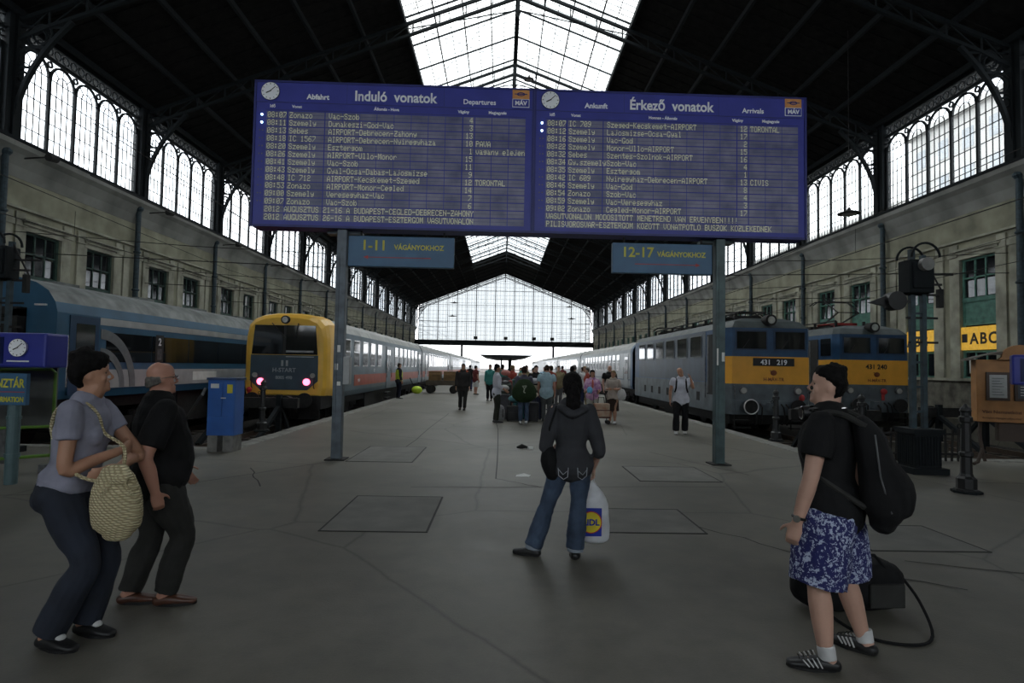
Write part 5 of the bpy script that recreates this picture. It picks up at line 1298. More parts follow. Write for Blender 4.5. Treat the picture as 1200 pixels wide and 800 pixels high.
        p2 = p+th_*hl*.3; t3 = th_*.5+d*.6+pn*curl*.8; t3 /= np.linalg.norm(t3); loft(B, [p,p2,p2+t3*hl*.25], [fr_*1.4,fr_*1.15,fr_*.9], [fr_*1.4,fr_*1.15,fr_*.9], ac, 8, 2)
        D['grip'+n] = w+d*hl*.65+pn*.012*u
    blob(B, vox, 'body', SKIN[skin], t, 2 if near else 1)
    # eyes
    m = MB()
    for s in (-1,1): c = Hd((s*.145,.292,.505)); m.ball(tuple(c), .034*hh, 10, 7)
    m.obj('eyes', EYEM, t, smooth=True)
    # shoes
    if shoe:
        for n in 'LR':
            A = []; fd = D['fd'+n]; b = D['ba'+n]; sd = np.cross(fd,V(0,0,1)); z = b[2]-.02*u
            loft(A, [b-fd*.028*u+V(0,0,-.002*u),b+fd*.02*u+V(0,0,.0),b+fd*.068*u-V(0,0,.004*u),b+fd*.110*u-V(0,0,.008*u)], [.024*u,.027*u,.029*u,.022*u], [.020*u,.022*u,.0165*u,.012*u], sd, 14, 3, True, .85)
            if shoe.get('high', True): loft(A, [b+V(0,0,.012*u)-fd*.008*u, b*.3+D['an'+n]*.7-fd*.004*u], [.027*u,.025*u], [.03*u,.027*u], sd, 12, 2, True)
            sh = blob(A, vox, 'shoe', shoe['mat'], t, 2)
            S = MB(); pr = []
            for q in range(20):
                a = 2*PI*q/20; k = .062*u+.026*u*0; x_ = (.080*u)*math.cos(a); y_ = (.031*u if math.cos(a) > -.2 else .027*u)*math.sin(a); c = b+fd*(.042*u+x_)+sd*y_; pr.append((c[0],c[1]))
            S.prism(pr, 'z', max(.001,b[2]-.021*u), max(.012,b[2]-.010*u)); S.obj('sole', shoe.get('sole', BLACK), sh)
            D['shoe'+n] = sh
    # trousers / shorts / skirt
    if bottom:
        k = bottom['kind']; A = []; ex = bottom.get('loose', 1.0)
        if k in ('trousers','shorts'):
            torso(A, 1.04, 0, .56 if not bottom.get('low') else .535, .003)
            for s in (-1,1): ell(A, V(s*.045*u,-.037*u,.50*u), (.052*u*W,.046*u*W,.052*u))
            for n in 'LR':
                h_, kn, an = D['hip'+n], D['kn'+n], D['an'+n]
                if k == 'trousers':
                    e = bottom.get('hem', 1.0); an2 = an+V(0,0,.0)
                    R_ = [.060*W,.055*W,.043*W**.5,.041*e*W**.5,.040*e]
                    limb(A, h_, kn, an2, R_, ex, 0, 4, cap=False)
                else:
                    kk = h_*-.06+kn*1.06; P_ = [h_, h_*.55+kk*.45, kk]; r = [.062*W*u*ex,.064*W*u*ex,.062*W*u*ex]; loft(A, P_, r, r, (1,0,0), 16, 4, False)
        else:
            z1 = bottom.get('z', .30); loft(A, [V(0,0,.57*u),V(0,0,.5*u),V(0,.01*u,.4*u),V(0,.01*u,z1*u)], [.08*u,.105*u,.11*u,.12*u], [.066*u,.08*u,.085*u,.095*u], n=20, cap=False)
        tr_ = blob(A, vox, {'trousers':'trousers','shorts':'shorts','skirt':'skirt'}[k], bottom['mat'], t, 2, bottom.get('wr', .006), bottom.get('wf', 14.))
        D['bottom'] = tr_
    if top:
        A = []; z0 = top.get('hem', .53); ad = top.get('loose', .006)
        torso(A, 1.06, z0, .835, ad, hemf=True)
        if top.get('hood'): loft(A, [T((-.06,-.02,.82)),T((-.045,-.06,.815)),T((0,-.08,.79)),T((.045,-.06,.815)),T((.06,-.02,.82))], [.022*u]*5, [.035*u]*5, (0,0,1), 12, 3)
        if female:
            for s in (-1,1): ell(A, T((s*.042,.054,.725)), (.04*u,.034*u,.04*u))
        sl = top.get('sleeve', .45)
        for n in 'LR':
            s_, e, w = D['sh'+n], D['el'+n], D['wr'+n]; aw = (.9 if female else 1.0)*W**.5
            lw = top.get('sw', 1.15)
            if sl <= 1:
                p = s_*(1-sl)+e*sl; P_ = [s_, s_*.5+p*.5, p]; r = [.040*aw*u,.038*aw*u*lw,.036*aw*u*lw]
            else:
                k = sl-1; p = e*(1-k)+w*k; P_ = [s_, s_*.5+e*.5, e, e*.5+p*.5, p]; r = [.040*aw*u,.036*aw*u*lw,.031*aw*u*lw,.029*aw*u*lw,.026*aw*u*lw]
            loft(A, P_, r, r, (1,0,0), 14, 4, False)
            ell(A, s_+V(0,0,-.004*u), (.041*u*aw,.041*u*aw,.040*u*aw))
        D['top'] = blob(A, vox, top.get('name','shirt'), top['mat'], t, 2, top.get('wr', .004), top.get('wf', 13.))
    # hair
    if hair:
        hm = HAIR[hair['col']]; A = []; st = hair['style']; vol = hair.get('vol', .045)
        if st != 'bald':
            pts, ra, rb = [], [], []
            lo = hair.get('low', .18)
            for z in (lo, .3, .42, .55, .66, .74):
                f, b, w = [float(np.interp(z, [q[0] for q in HEADR], [q[i] for q in HEADR])) for i in (1,2,3)]
                ff = float(np.interp(z, [.42,.55,.66,.76,.84,.9], [-.15,-.13,.08,.22,f+vol*.2,f+vol*.5]))
                if z < .3: w *= .85
                bb = b-vol; w2 = w+vol*(.9 if z > .4 else .5)
                pts.append(Hd((0,(ff+bb)/2,z+vol*max(0,(z-.7)/.3)))); ra.append(w2*hh); rb.append((ff-bb)/2*hh)
            for th in (20,38,54,68,79,87):
                c_ = math.cos(math.radians(th))**.7; z = .68+(.34+vol)*math.sin(math.radians(th)); ff = (.385+vol*.5)*c_*(1 if th > 25 else .92); bb = -(.415+vol)*c_; w2 = (.308+vol*.9)*c_
                pts.append(Hd((0,(ff+bb)/2,z))); ra.append(w2*hh); rb.append((ff-bb)/2*hh)
            loft(A, pts, ra, rb, Rh@V(1,0,0), 18, 2, True, .95)
        else:
            loft(A, [Hd(q) for q in ((-.285,.0,.43),(-.30,-.13,.44),(-.24,-.30,.42),(0,-.405,.38),(.24,-.30,.42),(.30,-.13,.44),(.285,.0,.43))], [.06*hh,.13*hh,.17*hh,.19*hh,.17*hh,.13*hh,.06*hh], [.035*hh,.045*hh,.055*hh,.055*hh,.055*hh,.045*hh,.035*hh], Rh@V(0,0,1), 12, 4)
        if st == 'ponytail':
            ell(A, Hd((0,-.50,.62)), (.16*hh,.14*hh,.16*hh), Rh); loft(A, [Hd((0,-.48,.6)),Hd((0,-.58,.35)),Hd((0,-.58,0)),Hd((.02,-.52,-.45)),Hd((.04,-.50,-.85))], [.16*hh,.28*hh,.32*hh,.27*hh,.10*hh], [.12*hh,.16*hh,.14*hh,.11*hh,.04*hh], Rh@V(1,0,0), 12, 3)
        if st == 'long':
            loft(A, [Hd((0,-.1,.75)),Hd((0,-.22,.3)),Hd((0,-.28,-.1)),Hd((0,-.26,-.5))], [.33*hh,.38*hh,.40*hh,.36*hh], [.30*hh,.22*hh,.16*hh,.10*hh], Rh@V(1,0,0), 16, 3)
        blob(A, max(vox*.9,.006), 'hair', hm, t, 1, .006 if near else .004, 45.)
    D['Hd'] = Hd; D['T'] = T; D['hh'] = hh; D['root'] = t; D['u'] = u; D['Rh'] = Rh
    return D
def cloth(name, c, **k): return mat(name, c, .85, 0, k.get('ns',7), k.get('nv',.12), .25, 220, spec=.2)
DENIM = mat('denim', (.016,.022,.038), .85, 0, 5, .25, .3, 260, col2=(.010,.013,.022)); DENL = mat('denim_light', (.055,.085,.14), .85, 0, 6, .25, .3, 260, col2=(.022,.036,.065))
CHAR = cloth('charcoal_cloth', (.035,.035,.033)); BLKC = cloth('black_cloth', (.011,.011,.012)); HOOD = cloth('hoodie_grey', (.045,.046,.052))
LILAC = cloth('lilac_cotton', (.27,.27,.34)); SHB = mat('shoe_black', (.012,.012,.013), .45, 0, 8, .1); SHBR = mat('shoe_brown', (.09,.035,.02), .4, 0, 8, .2)
WHC = cloth('white_cotton', (.60,.60,.66)); SHW = mat('shoe_white', (.6,.6,.6), .5); DNAVY = cloth('navy_cloth', (.018,.02,.035))
# printed shorts: white foliage blots on navy
def print_mat():
    m = bpy.data.materials.new('floral_print'); m.use_nodes = True; nt = m.node_tree; p = nt.nodes['Principled BSDF']; p.inputs['Roughness'].default_value = .85; L = nt.links.new
    tc = nt.nodes.new('ShaderNodeTexCoord'); n = nt.nodes.new('ShaderNodeTexNoise'); n.inputs['Scale'].default_value = 13; n.inputs['Detail'].default_value = 3; n.inputs['Distortion'].default_value = 3.0
    n2 = nt.nodes.new('ShaderNodeTexNoise'); n2.inputs['Scale'].default_value = 42; n2.inputs['Detail'].default_value = 3; n2.inputs['Distortion'].default_value = 2.5
    L(tc.outputs['Object'], n.inputs[0]); L(tc.outputs['Object'], n2.inputs[0])
    a = nt.nodes.new('ShaderNodeMath'); a.operation = 'MULTIPLY_ADD'; L(n2.outputs['Fac'], a.inputs[0]); a.inputs[1].default_value = .9; L(n.outputs['Fac'], a.inputs[2])
    r = nt.nodes.new('ShaderNodeValToRGB'); e = r.color_ramp.elements; e[0].position = .52; e[0].color = (.014,.018,.11,1); e[1].position = .55; e[1].color = (.42,.47,.62,1)
    e2 = r.color_ramp.elements.new(.49); e2.color = (.014,.018,.11,1)
    s = nt.nodes.new('ShaderNodeMath'); s.operation = 'MULTIPLY'; s.inputs[1].default_value = .525; L(a.outputs[0], s.inputs[0]); L(s.outputs[0], r.inputs[0]); L(r.outputs[0], p.inputs['Base Color'])
    return m
FLOR = print_mat()
def straw_mat():
    m = bpy.data.materials.new('woven_straw'); m.use_nodes = True; nt = m.node_tree; p = nt.nodes['Principled BSDF']; p.inputs['Roughness'].default_value = .9; L = nt.links.new
    tc = nt.nodes.new('ShaderNodeTexCoord'); w = nt.nodes.new('ShaderNodeTexWave'); w.bands_direction = 'Z'; w.inputs['Scale'].default_value = 22; w.inputs['Distortion'].default_value = 1.5
    w2 = nt.nodes.new('ShaderNodeTexWave'); w2.bands_direction = 'DIAGONAL'; w2.inputs['Scale'].default_value = 26; w2.inputs['Distortion'].default_value = 1
    L(tc.outputs['Object'], w.inputs[0]); L(tc.outputs['Object'], w2.inputs[0])
    mu = nt.nodes.new('ShaderNodeMath'); mu.operation = 'MULTIPLY'; L(w.outputs['Fac'], mu.inputs[0]); L(w2.outputs['Fac'], mu.inputs[1])
    r = nt.nodes.new('ShaderNodeValToRGB'); r.color_ramp.elements[0].color = (.30,.24,.13,1); r.color_ramp.elements[1].color = (.72,.64,.42,1); r.color_ramp.elements[1].position = .45
    L(mu.outputs[0], r.inputs[0]); L(r.outputs[0], p.inputs['Base Color'])
    b = nt.nodes.new('ShaderNodeBump'); b.inputs['Strength'].default_value = .8; b.inputs['Distance'].default_value = .01; L(mu.outputs[0], b.inputs['Height']); L(b.outputs[0], p.inputs['Normal'])
    return m
STRAW = straw_mat()
def own(A, vox, name, m, label, cat_, D, wr=0, smooth=2, wf=14, group=None):
    """a carried thing, top level, at the carrier's place"""
    r = D['root']; t = thing(name, label, cat_, tuple(r.location), r.rotation_euler[2], group)
    b = blob(A, vox, 'bag_body' if cat_ in ('bag','backpack') else 'body', m, t, smooth, wr, wf); return t, b
# ---- woman in the middle, seen from behind
D = person('woman seen from behind in grey hoodie and blue jeans with a dark ponytail', (.63,5.30,0), .0, 1.585, 1.0, Js=.972,
   J=dict(elL=(-.235,-.05,.99),wrL=(-.15,.17,.93),elR=(.245,-.05,.965),wrR=(.225,.12,.78),anL=(-.33,.02,.085),knL=(-.20,.06,.465),hipL=(-.085,0,.83),anR=(.045,-.03,.085),knR=(.075,.01,.47),hipR=(.085,0,.83)),
   top=dict(mat=HOOD,sleeve=1.25,loose=.018,hem=.50,sw=1.35,hood=True,name='hoodie',wr=.009,wf=9.), bottom=dict(kind='trousers',mat=DENL,hem=1.25,low=True,loose=1.02,wr=.008), shoe=dict(mat=SHB), hair=dict(col='black',style='ponytail',vol=.11), vox=.0075, female=True, footyaw=(-1.15,.1), handpose={'R':dict(dir=(0,.1,-1),palm=(-1,0,0),curl=.9)})
u = D['u']; t = D['root']
for s, an in ((-1,(-.321,.02)),(1,(.044,-.03))):   # rolled pale cuffs
    A = []; a = V(an[0],an[1],.105); k = V(an[0]*.9+(-.18 if s<0 else .07)*.1,an[1]+.01,.15); loft(A, [a-V(0,0,.05),k], [.072,.068], [.074,.07], n=16, cap=False); blob(A, .008, 'jeans_cuff', mat('cuff_pale',(.25,.28,.33),.8), t, 2)
m = MB()
for s in (-1,1):
    m.tube([(s*.04,-.150,.80),(s*.045,-.150,.72),(s*.08,-.152,.70),(s*.12,-.135,.73),(s*.125,-.125,.80)], .0035, 5); m.tube([(s*.05,-.152,.77),(s*.085,-.153,.74),(s*.12,-.135,.78)], .003, 5)
m.obj('pocket_stitching', mat('thread_pale',(.4,.42,.45),.7), D['bottom'])
A = []; loft(A, [(-.215,-.02,.99),(-.20,-.04,.88),(-.17,-.03,.76)], [.05,.085,.07], [.08,.11,.08], (1,0,0), 14, 3); 
hb, b_ = own(A, .01, 'handbag', BLKC, 'black handbag hanging at the left hip of the woman in the grey hoodie', 'bag', D, .004)
m = MB(); m.tube([(-.22,.02,1.03),(-.185,.12,1.25),(-.125,.06,1.385),(-.145,-.06,1.36),(-.21,-.11,1.18),(-.215,-.06,1.03)], .011, 6); m.obj('strap', BLKC, hb); hb.scale = (.96,.96,.965)
# plastic carrier bag
g = D['gripR']
t = thing('carrier_bag','white plastic carrier bag with blue and yellow round logo beside the jeans','bag',(.63+g[0]+.01,5.30+g[1]-.02,.14))
A = []; loft(A, [(0.02,0,.0),(0.02,0,.10),(.015,0,.30),(.005,0,.40),(-.01,0,.50)], [.135,.140,.125,.085,.02], [.05,.055,.05,.035,.015], (1,0,0), 20, 3, True, .7); bag = blob(A, .007, 'bag_body', mat('bag_plastic',(.62,.63,.66),.35,0,10,.08), t, 2, .007, 11.)
m = MB(); m.tube([(-.03,0,.47),(-.025,0,.56),(.0,0,.58),(.01,0,.50)], .008, 6); m.obj('handle', MATS['bag_plastic'], t)
BB3 = mat('logo_blue',(.01,.03,.32),.4)
m = MB(); m.box((-.11,-.068,.03),(.075,-.060,.275)); lg = m.obj('logo_square', BB3, bag)
for rr, cc, yy in ((.097,mat('logo_red',(.55,.02,.02),.4),-.070),(.089,mat('logo_yellow',(.75,.62,.03),.4),-.072)):
    m = MB(); m.cyl((-.02,yy+.004,.152),(-.02,yy,.152),rr,28); m.obj('logo_disc', cc, bag)
text('LIDL', .075, BB3, bag, (-.02,-.0735,.127), bold=.003, extrude=.0006)
# ---- man on the right, looking left
D = person('man in black t-shirt and blue and white floral shorts looking up to the left', (1.94,3.49,0), math.radians(50), 1.69, 1.18, Js=.963,
   J=dict(elL=(-.275,.05,1.115),wrL=(-.30,.12,.845),elR=(.24,-.08,1.12),wrR=(.24,-.05,.85),anL=(-.165,.0,.085),knL=(-.14,.045,.50),hipL=(-.095,0,.90),anR=(.235,-.13,.085),knR=(.155,-.03,.50),hipR=(.095,0,.90)),
   head=(-.12,.10,0), lean=(.03,0,0), top=dict(mat=BLKC,sleeve=.62,loose=.012,hem=.50,sw=1.3,name='t_shirt'), bottom=dict(kind='shorts',mat=FLOR,loose=1.24,wr=.010,wf=9.), shoe=dict(mat=SHB,high=False), hair=dict(col='black',style='short',vol=.055), skin=0, vox=.0075, footyaw=(-.45,.25), handpose={'L':dict(curl=.75,palm=(1,0,0)),'R':dict(curl=.8,palm=(-1,0,0))})
t = D['root']; u = D['u']
for n, an, fy in (('L',(-.159,.0),-.45),('R',(.226,-.125),.25)):
    A = []; loft(A, [(an[0],an[1]-.01,.06),(an[0],an[1]+.002,.135)], [.043,.046], [.048,.048], n=16, cap=False); blob(A, .007, 'sock', SHW, t, 2)
    fd = V(math.sin(fy),math.cos(fy),0); sd = np.cross(fd,V(0,0,1)); b = V(an[0],an[1],0); S = MB()
    for k in range(4):
        for s_ in (-1,1):
            c0 = b+fd*(.03+k*.022)+sd*s_*.0525; c1 = b+fd*(.055+k*.024)+sd*s_*(.047-.001*k)
            S.bar(tuple(c0+V(0,0,.028)), tuple(c1+V(0,0,.078-.006*k)), .010, .006, tuple(fd))
    S.obj('shoe_stripe', SHW, D['shoe'+n])
    S = MB()
    for k in range(4): c = b+fd*(.075+.022*k)+V(0,0,.088-.010*k); S.tube([tuple(c-sd*.026),tuple(c+V(0,0,.006)),tuple(c+sd*.026)], .0035, 5)
    S.obj('laces', CHAR, D['shoe'+n])
w_ = V(-.30,.12,.845)*.963; d_ = V(-.025,.07,-.27); d_ /= np.linalg.norm(d_)
m = MB(); ctr = w_-d_*.03; a_ = np.cross(d_,V(1,0,0)); a_ /= np.linalg.norm(a_); c_ = np.cross(d_,a_)
m.tube([tuple(ctr+(a_*math.cos(q)+c_*math.sin(q))*.031) for q in [2*PI*k/16 for k in range(16)]], .009, 6, True); w0 = m.obj('wrist_watch', BLACK, t)
m = MB(); m.cyl(tuple(ctr+V(-.034,0,0)),tuple(ctr+V(-.046,0,0)),.02,14); m.obj('watch_dial', CHROME, w0)
Tn = D['T']
nk = [Tn((.062*math.cos(a),.020+.058*math.sin(a),.838+.012*math.sin(a))) for a in [PI*(-.5)+PI*2*k/22 for k in range(-8,9)]]
hp = thing('headphones','black and silver headphones hung round the neck of the man in floral shorts','headphones',tuple(t.location),t.rotation_euler[2])
m = MB(); m.tube([tuple(Tn((.060*math.cos(a),.008+.060*math.sin(a),.852-.004*math.sin(a)))) for a in [math.radians(x) for x in range(130,411,20)]], .011, 8); m.obj('headband', BLACK, hp)
m = MB(); m.tube([tuple(Tn((.066*math.cos(a),.008+.066*math.sin(a),.852-.004*math.sin(a)))) for a in [math.radians(x) for x in range(140,401,20)]], .004, 6); m.obj('metal_band', CHROME, hp)
for s in (-1,1):
    c = Tn((s*.038,.062,.838)); m = MB(); m.cyl(tuple(c+V(-s*.012,-.012,0)),tuple(c+V(s*.014,.02,0)),.040,18); e_ = m.obj('ear_cup', BLACK, hp, smooth=False)
    m = MB(); m.tube([tuple(c+V(s*.014+.036*math.cos(a)*.7,.02-s*.036*math.cos(a)*.4,.036*math.sin(a))) for a in [2*PI*k/16 for k in range(16)]], .004, 5, True); m.obj('cup_ring', CHROME, e_)
A = []; loft(A, [(0,-.17,1.43),(0,-.21,1.33),(0,-.25,1.15),(0,-.285,.98),(0,-.27,.87)], [.11,.15,.165,.17,.12], [.05,.08,.10,.12,.07], (1,0,0), 20, 3, True, .8)
loft(A, [(0,-.28,1.22),(0,-.36,1.08),(0,-.37,.96)], [.11,.14,.12], [.04,.06,.05], (1,0,0), 16, 3, True, .8)
bp, b_ = own(A, .01, 'backpack', BLKC, 'large black backpack worn by the man in floral shorts', 'backpack', D, .008, wf=8.)
m = MB()
for s in (-1,1): m.tube(cat([(s*.10,-.20,1.42),(s*.12,-.08,1.485),(s*.135,.03,1.48),(s*.145,.115,1.38),(s*.165,.11,1.22),(s*.17,-.02,1.08),(s*.13,-.20,.96)],4), .018, 8)
m.obj('shoulder_strap', CHAR, bp); bp.scale = (.963,.963,.955)
m = MB(); m.tube([(-.13,-.25,1.38),(-.172,-.28,1.15),(-.15,-.33,.95)], .005, 5); m.obj('zip', STEEL, bp)
m = MB(); m.tube([(-.155,.0,1.10),(-.165,.05,1.12),(-.165,.07,1.05)], .006, 5); m.obj('buckle', STEEL, bp)
# duffel behind his legs
t = thing('duffel_bag','black duffel bag with a trailing strap on the floor behind the man in floral shorts','bag',(2.47,4.25,0),.06)
A = []; loft(A, [(-.26,0,.165),(-.15,0,.17),(.1,0,.18),(.24,0,.175)], [.14,.16,.165,.15], [.15,.165,.175,.165], (0,1,0), 20, 3, True, .55); b_ = blob(A, .01, 'bag_body', BLKC, t, 2, .008, 9.)
m = MB(); m.box((.05,-.185,.06),(.30,-.155,.22)); m.obj('side_pocket', CHAR, t, bevel=.01)
m = MB(); m.tube(cat([(-.34,-.02,.22),(-.34,-.25,.10),(-.2,-.48,.015),(.02,-.60,.012),(.23,-.5,.02),(.38,-.2,.12),(.37,-.03,.24)],5), .010, 6); m.obj('shoulder_strap', BLKC, t)
m = MB(); m.tube([(-.12,-.12,.31),(-.05,-.12,.40),(.12,-.12,.40),(.2,-.12,.31)], .011, 6); m.obj('handle', BLKC, t)
# ---- woman on the left
D = person('woman with short black hair and folded arms in lilac-grey t-shirt and dark jeans', (-2.56,3.62,0), math.radians(-80), 1.69, 1.05, Js=.966,
   J=dict(elR=(.215,.09,1.06),wrR=(-.0,.30,1.15),elL=(-.19,.32,1.10),wrL=(.08,.31,1.05),anR=(.08,-.02,.085),knR=(.09,.165,.49),hipR=(.09,0,.89),anL=(-.09,.10,.085),knL=(-.09,.20,.49),hipL=(-.09,0,.89)),
   head=(-.42,.06,0), lean=(.18,0,0), belly=.012, top=dict(mat=LILAC,sleeve=.5,loose=.007,hem=.555,flare=.003,name='t_shirt',wr=.006,wf=11.), bottom=dict(kind='trousers',mat=DENIM,hem=1.25,loose=1.02,wr=.005,wf=10.,low=True), shoe=dict(mat=SHB,high=False), hair=dict(col='black',style='short',vol=.15,low=.2), skin=1, vox=.0075, female=True, footyaw=(.4,.45),
   handpose={'R':dict(dir=(-1,.0,.15),palm=(0,-1,0),curl=.35,flip=True),'L':dict(dir=(1,-.35,-.1),palm=(0,-1,0),curl=.4,flip=True)})
t = D['root']
for an in ((.077,-.02),(-.087,.096)):
    A = []; loft(A, [(an[0]+.022,an[1]+.05,.078),(an[0]+.036,an[1]+.085,.064)], [.033,.03], [.02,.018], (1,0,0), 12, 2); blob(A, .007, 'shoe_strap', SHW, t, 1)
A = []; loft(A, [(.22,.37,.67),(.22,.37,.72),(.225,.36,.84),(.22,.35,.95),(.21,.34,1.03)], [.075,.12,.13,.11,.07], [.045,.065,.07,.055,.03], (-.15,1,0), 20, 3, True, .8)
sb, b_ = own(A, .008, 'shoulder_bag', STRAW, 'cream woven straw bag slung over the shoulder of the woman with folded arms', 'bag', D, .004, wf=30.)
m = MB(); T_ = D['T']
m.tube(cat([(.21,.38,1.01),(.12,.345,1.14),tuple(T_((.030,.085,.74))),tuple(T_((.045,.058,.80))),tuple(T_((.055,.0,.838))),tuple(T_((.060,-.062,.80))),tuple(T_((.055,-.066,.72))),(.15,.04,1.10),(.20,.14,1.0),(.22,.28,.96),(.22,.34,.98)],4), .010, 6); m.obj('strap', STRAW, sb)
m = MB(); m.ball((.27,.39,.98),(.02,.05,.03)); m.tube([(.27,.37,.98),(.29,.33,.93),(.29,.30,.88)],.008,5); m.tube([(.27,.41,.98),(.285,.44,.93),(.28,.46,.90)],.008,5); m.obj('tie_bow', STRAW, sb)
# ---- man on the left
D = person('balding man in black t-shirt and charcoal trousers beside the woman with the straw bag', (-2.36,4.20,0), math.radians(-50), 1.64, 1.30,
   J=dict(elR=(.27,-.12,1.03),wrR=(.28,-.06,.80),elL=(-.27,.06,1.03),wrL=(-.27,.20,.86),anR=(.10,.06,.085),knR=(.10,.15,.46),hipR=(.10,0,.84),anL=(-.08,-.12,.085),knL=(-.08,.0,.45),hipL=(-.10,0,.84)),
   head=(.0,.06,0), belly=.045, top=dict(mat=BLKC,sleeve=.8,loose=.012,hem=.52,sw=1.25,name='t_shirt',wr=.006), bottom=dict(kind='trousers',mat=CHAR,hem=1.1,loose=1.0,wr=.009,wf=10.), shoe=dict(mat=SHBR,high=False), hair=dict(col='grey',style='bald'), skin=2, vox=.0075, footyaw=(.5,.5), handpose={'R':dict(curl=.85,palm=(-1,0,0)),'L':dict(curl=.3,palm=(1,0,0))})
t = D['root']; Hd = D['Hd']; hh = D['hh']
m = MB()
for s in (-1,1): m.tube([tuple(Hd((s*.14+.09*math.cos(a),.44,.50+.07*math.sin(a)))) for a in [2*PI*k/12 for k in range(12)]], .0025, 5, True); m.tube([tuple(Hd((s*.23,.43,.52))),tuple(Hd((s*.335,.2,.53))),tuple(Hd((s*.335,-.06,.50)))], .003, 5)
m.obj('glasses', CHROME, t)
m = MB(); c = V(-.27,.18,.88); m.tube([tuple(c+V(.032*math.cos(a),.032*math.sin(a)*.7,.032*math.sin(a)*.7)) for a in [2*PI*k/14 for k in range(14)]], .008, 6, True); m.obj('wrist_watch', CHROME, t)
A = []; tz_ = []; loft(A, [(0,0,.875),(0,0,.905)], [.150,.150], [.128,.128], n=24, cap=False); blob(A, .009, 'belt', SHB, t, 1)
# ---- mid-distance figures
def C(n, r, g, b): return cloth(n, (r,g,b))
D = person('man in white t-shirt near the right post with a hand raised to his ear', (4.72,15.6,0), math.radians(165), 1.72, 1.1,
   J=dict(elL=(-.30,.04,1.20),wrL=(-.24,.10,1.42),elR=(.27,-.02,1.10),wrR=(.28,.05,.86),anL=(-.10,-.05,.085),knL=(-.10,.03,.48),anR=(.13,.16,.085),knR=(.12,.14,.48)),
   head=(.2,-.1,.25), top=dict(mat=WHC,sleeve=.5,hem=.5,loose=.015,name='t_shirt'), bottom=dict(kind='trousers',mat=BLKC,hem=1.2), shoe=dict(mat=SHW), hair=dict(col='grey',style='bald'), skin=1, vox=.012)
m = MB()
for s in (-1,1): m.tube([(s*.11,.0,1.44),(s*.12,.12,1.36),(s*.13,.15,1.2),(s*.16,.08,1.08)], .022, 6)
t = thing('backpack','black backpack worn by the man in the white t-shirt','backpack',tuple(D['root'].location),D['root'].rotation_euler[2]); m.obj('shoulder_strap', BLKC, t)
A = []; loft(A, [(0,-.2,1.4),(0,-.25,1.2),(0,-.24,1.0)], [.12,.15,.13], [.07,.1,.08], (1,0,0), 14, 3); blob(A, .015, 'bag_body', BLKC, t, 2)
D = person('man in dark suit with orange-red shoulders walking up the left of the platform', (-1.45,22.9,0), math.radians(178), 1.74, 1.15,
   J=dict(anL=(-.08,.10,.085),anR=(.10,-.10,.085),knR=(.09,.0,.48)), top=dict(mat=C('suit_dark',.035,.032,.032),sleeve=1.95,hem=.47,loose=.02,name='jacket'), bottom=dict(kind='trousers',mat=CHAR), shoe=dict(mat=SHB), hair=dict(col='brown',style='short'), skin=1, vox=.014)
T_ = D['T']; A = []; 
for s in (-1,1): loft(A, [T_((s*.03,.01,.845)),T_((s*.075,.0,.835)),T_((s*.125,0,.815))], [.035,.045,.05], [.05,.06,.055], (1,0,0), 10, 2)
blob(A, .014, 'shoulder_panel', cloth('panel_red',(.38,.09,.05)), D['root'], 2)
D = person('young man in white shirt and dark olive trousers left of the luggage pile', (-.12,17.85,0), math.radians(-78), 1.72, .95, top=dict(mat=WHC,sleeve=1.6,hem=.5,loose=.014,name='shirt'), bottom=dict(kind='trousers',mat=C('olive_dark',.03,.032,.024)), shoe=dict(mat=SHB), hair=dict(col='black',style='short',vol=.09), skin=1, vox=.013,
   J=dict(elR=(.22,.03,1.10),wrR=(.2,.20,.98)))
D = person('brown-haired person in jeans seen from behind carrying the big dark green bag', (.68,17.7,0), 0, 1.66, 1.05, top=dict(mat=C('grey_top',.10,.10,.13),sleeve=1.5,name='jumper'), bottom=dict(kind='trousers',mat=DENL), shoe=dict(mat=SHW), hair=dict(col='brown',style='short',vol=.10), skin=1, vox=.013)
A = []; loft(A, [(0,-.24,1.24),(0,-.28,1.05),(0,-.28,.82),(0,-.24,.72)], [.2,.34,.36,.26], [.08,.14,.14,.09], (1,0,0), 18, 3, True, .8)
gb_, b_ = own(A, .014, 'shoulder_bag', C('bag_green',.022,.04,.016), 'big dark green bag with a pale figure print carried on the back', 'bag', D, .006)
m = MB(); z = 1.02
for a, b in (((-.06,.10),(.0,.02)),((.0,.02),(.06,.10)),((0,.02),(-.02,-.08)),((-.05,.09),(.06,.10)),((-.02,-.08),(.03,-.10))): m.bar((a[0],-.435,z+a[1]),(b[0],-.435,z+b[1]),.03,.01,(0,1,0))
m.obj('print_figure', mat('print_pale',(.35,.38,.28),.7), gb_)
D = person('man in pale blue shirt and grey trousers seen from behind, right of the luggage pile', (1.42,18.6,0), math.radians(-12), 1.72, 1.15, top=dict(mat=C('pale_blue',.36,.50,.56),sleeve=.6,hem=.49,loose=.02,sw=1.3,name='shirt'), bottom=dict(kind='trousers',mat=C('grey_trouser',.09,.095,.095)), shoe=dict(mat=SHB), hair=dict(col='brown',style='short'), head=(0,-.3,0), skin=2, vox=.013)
PINK = mat('pink_print', (.62,.42,.52), .85, 0, 9, .3, col2=(.30,.10,.30))
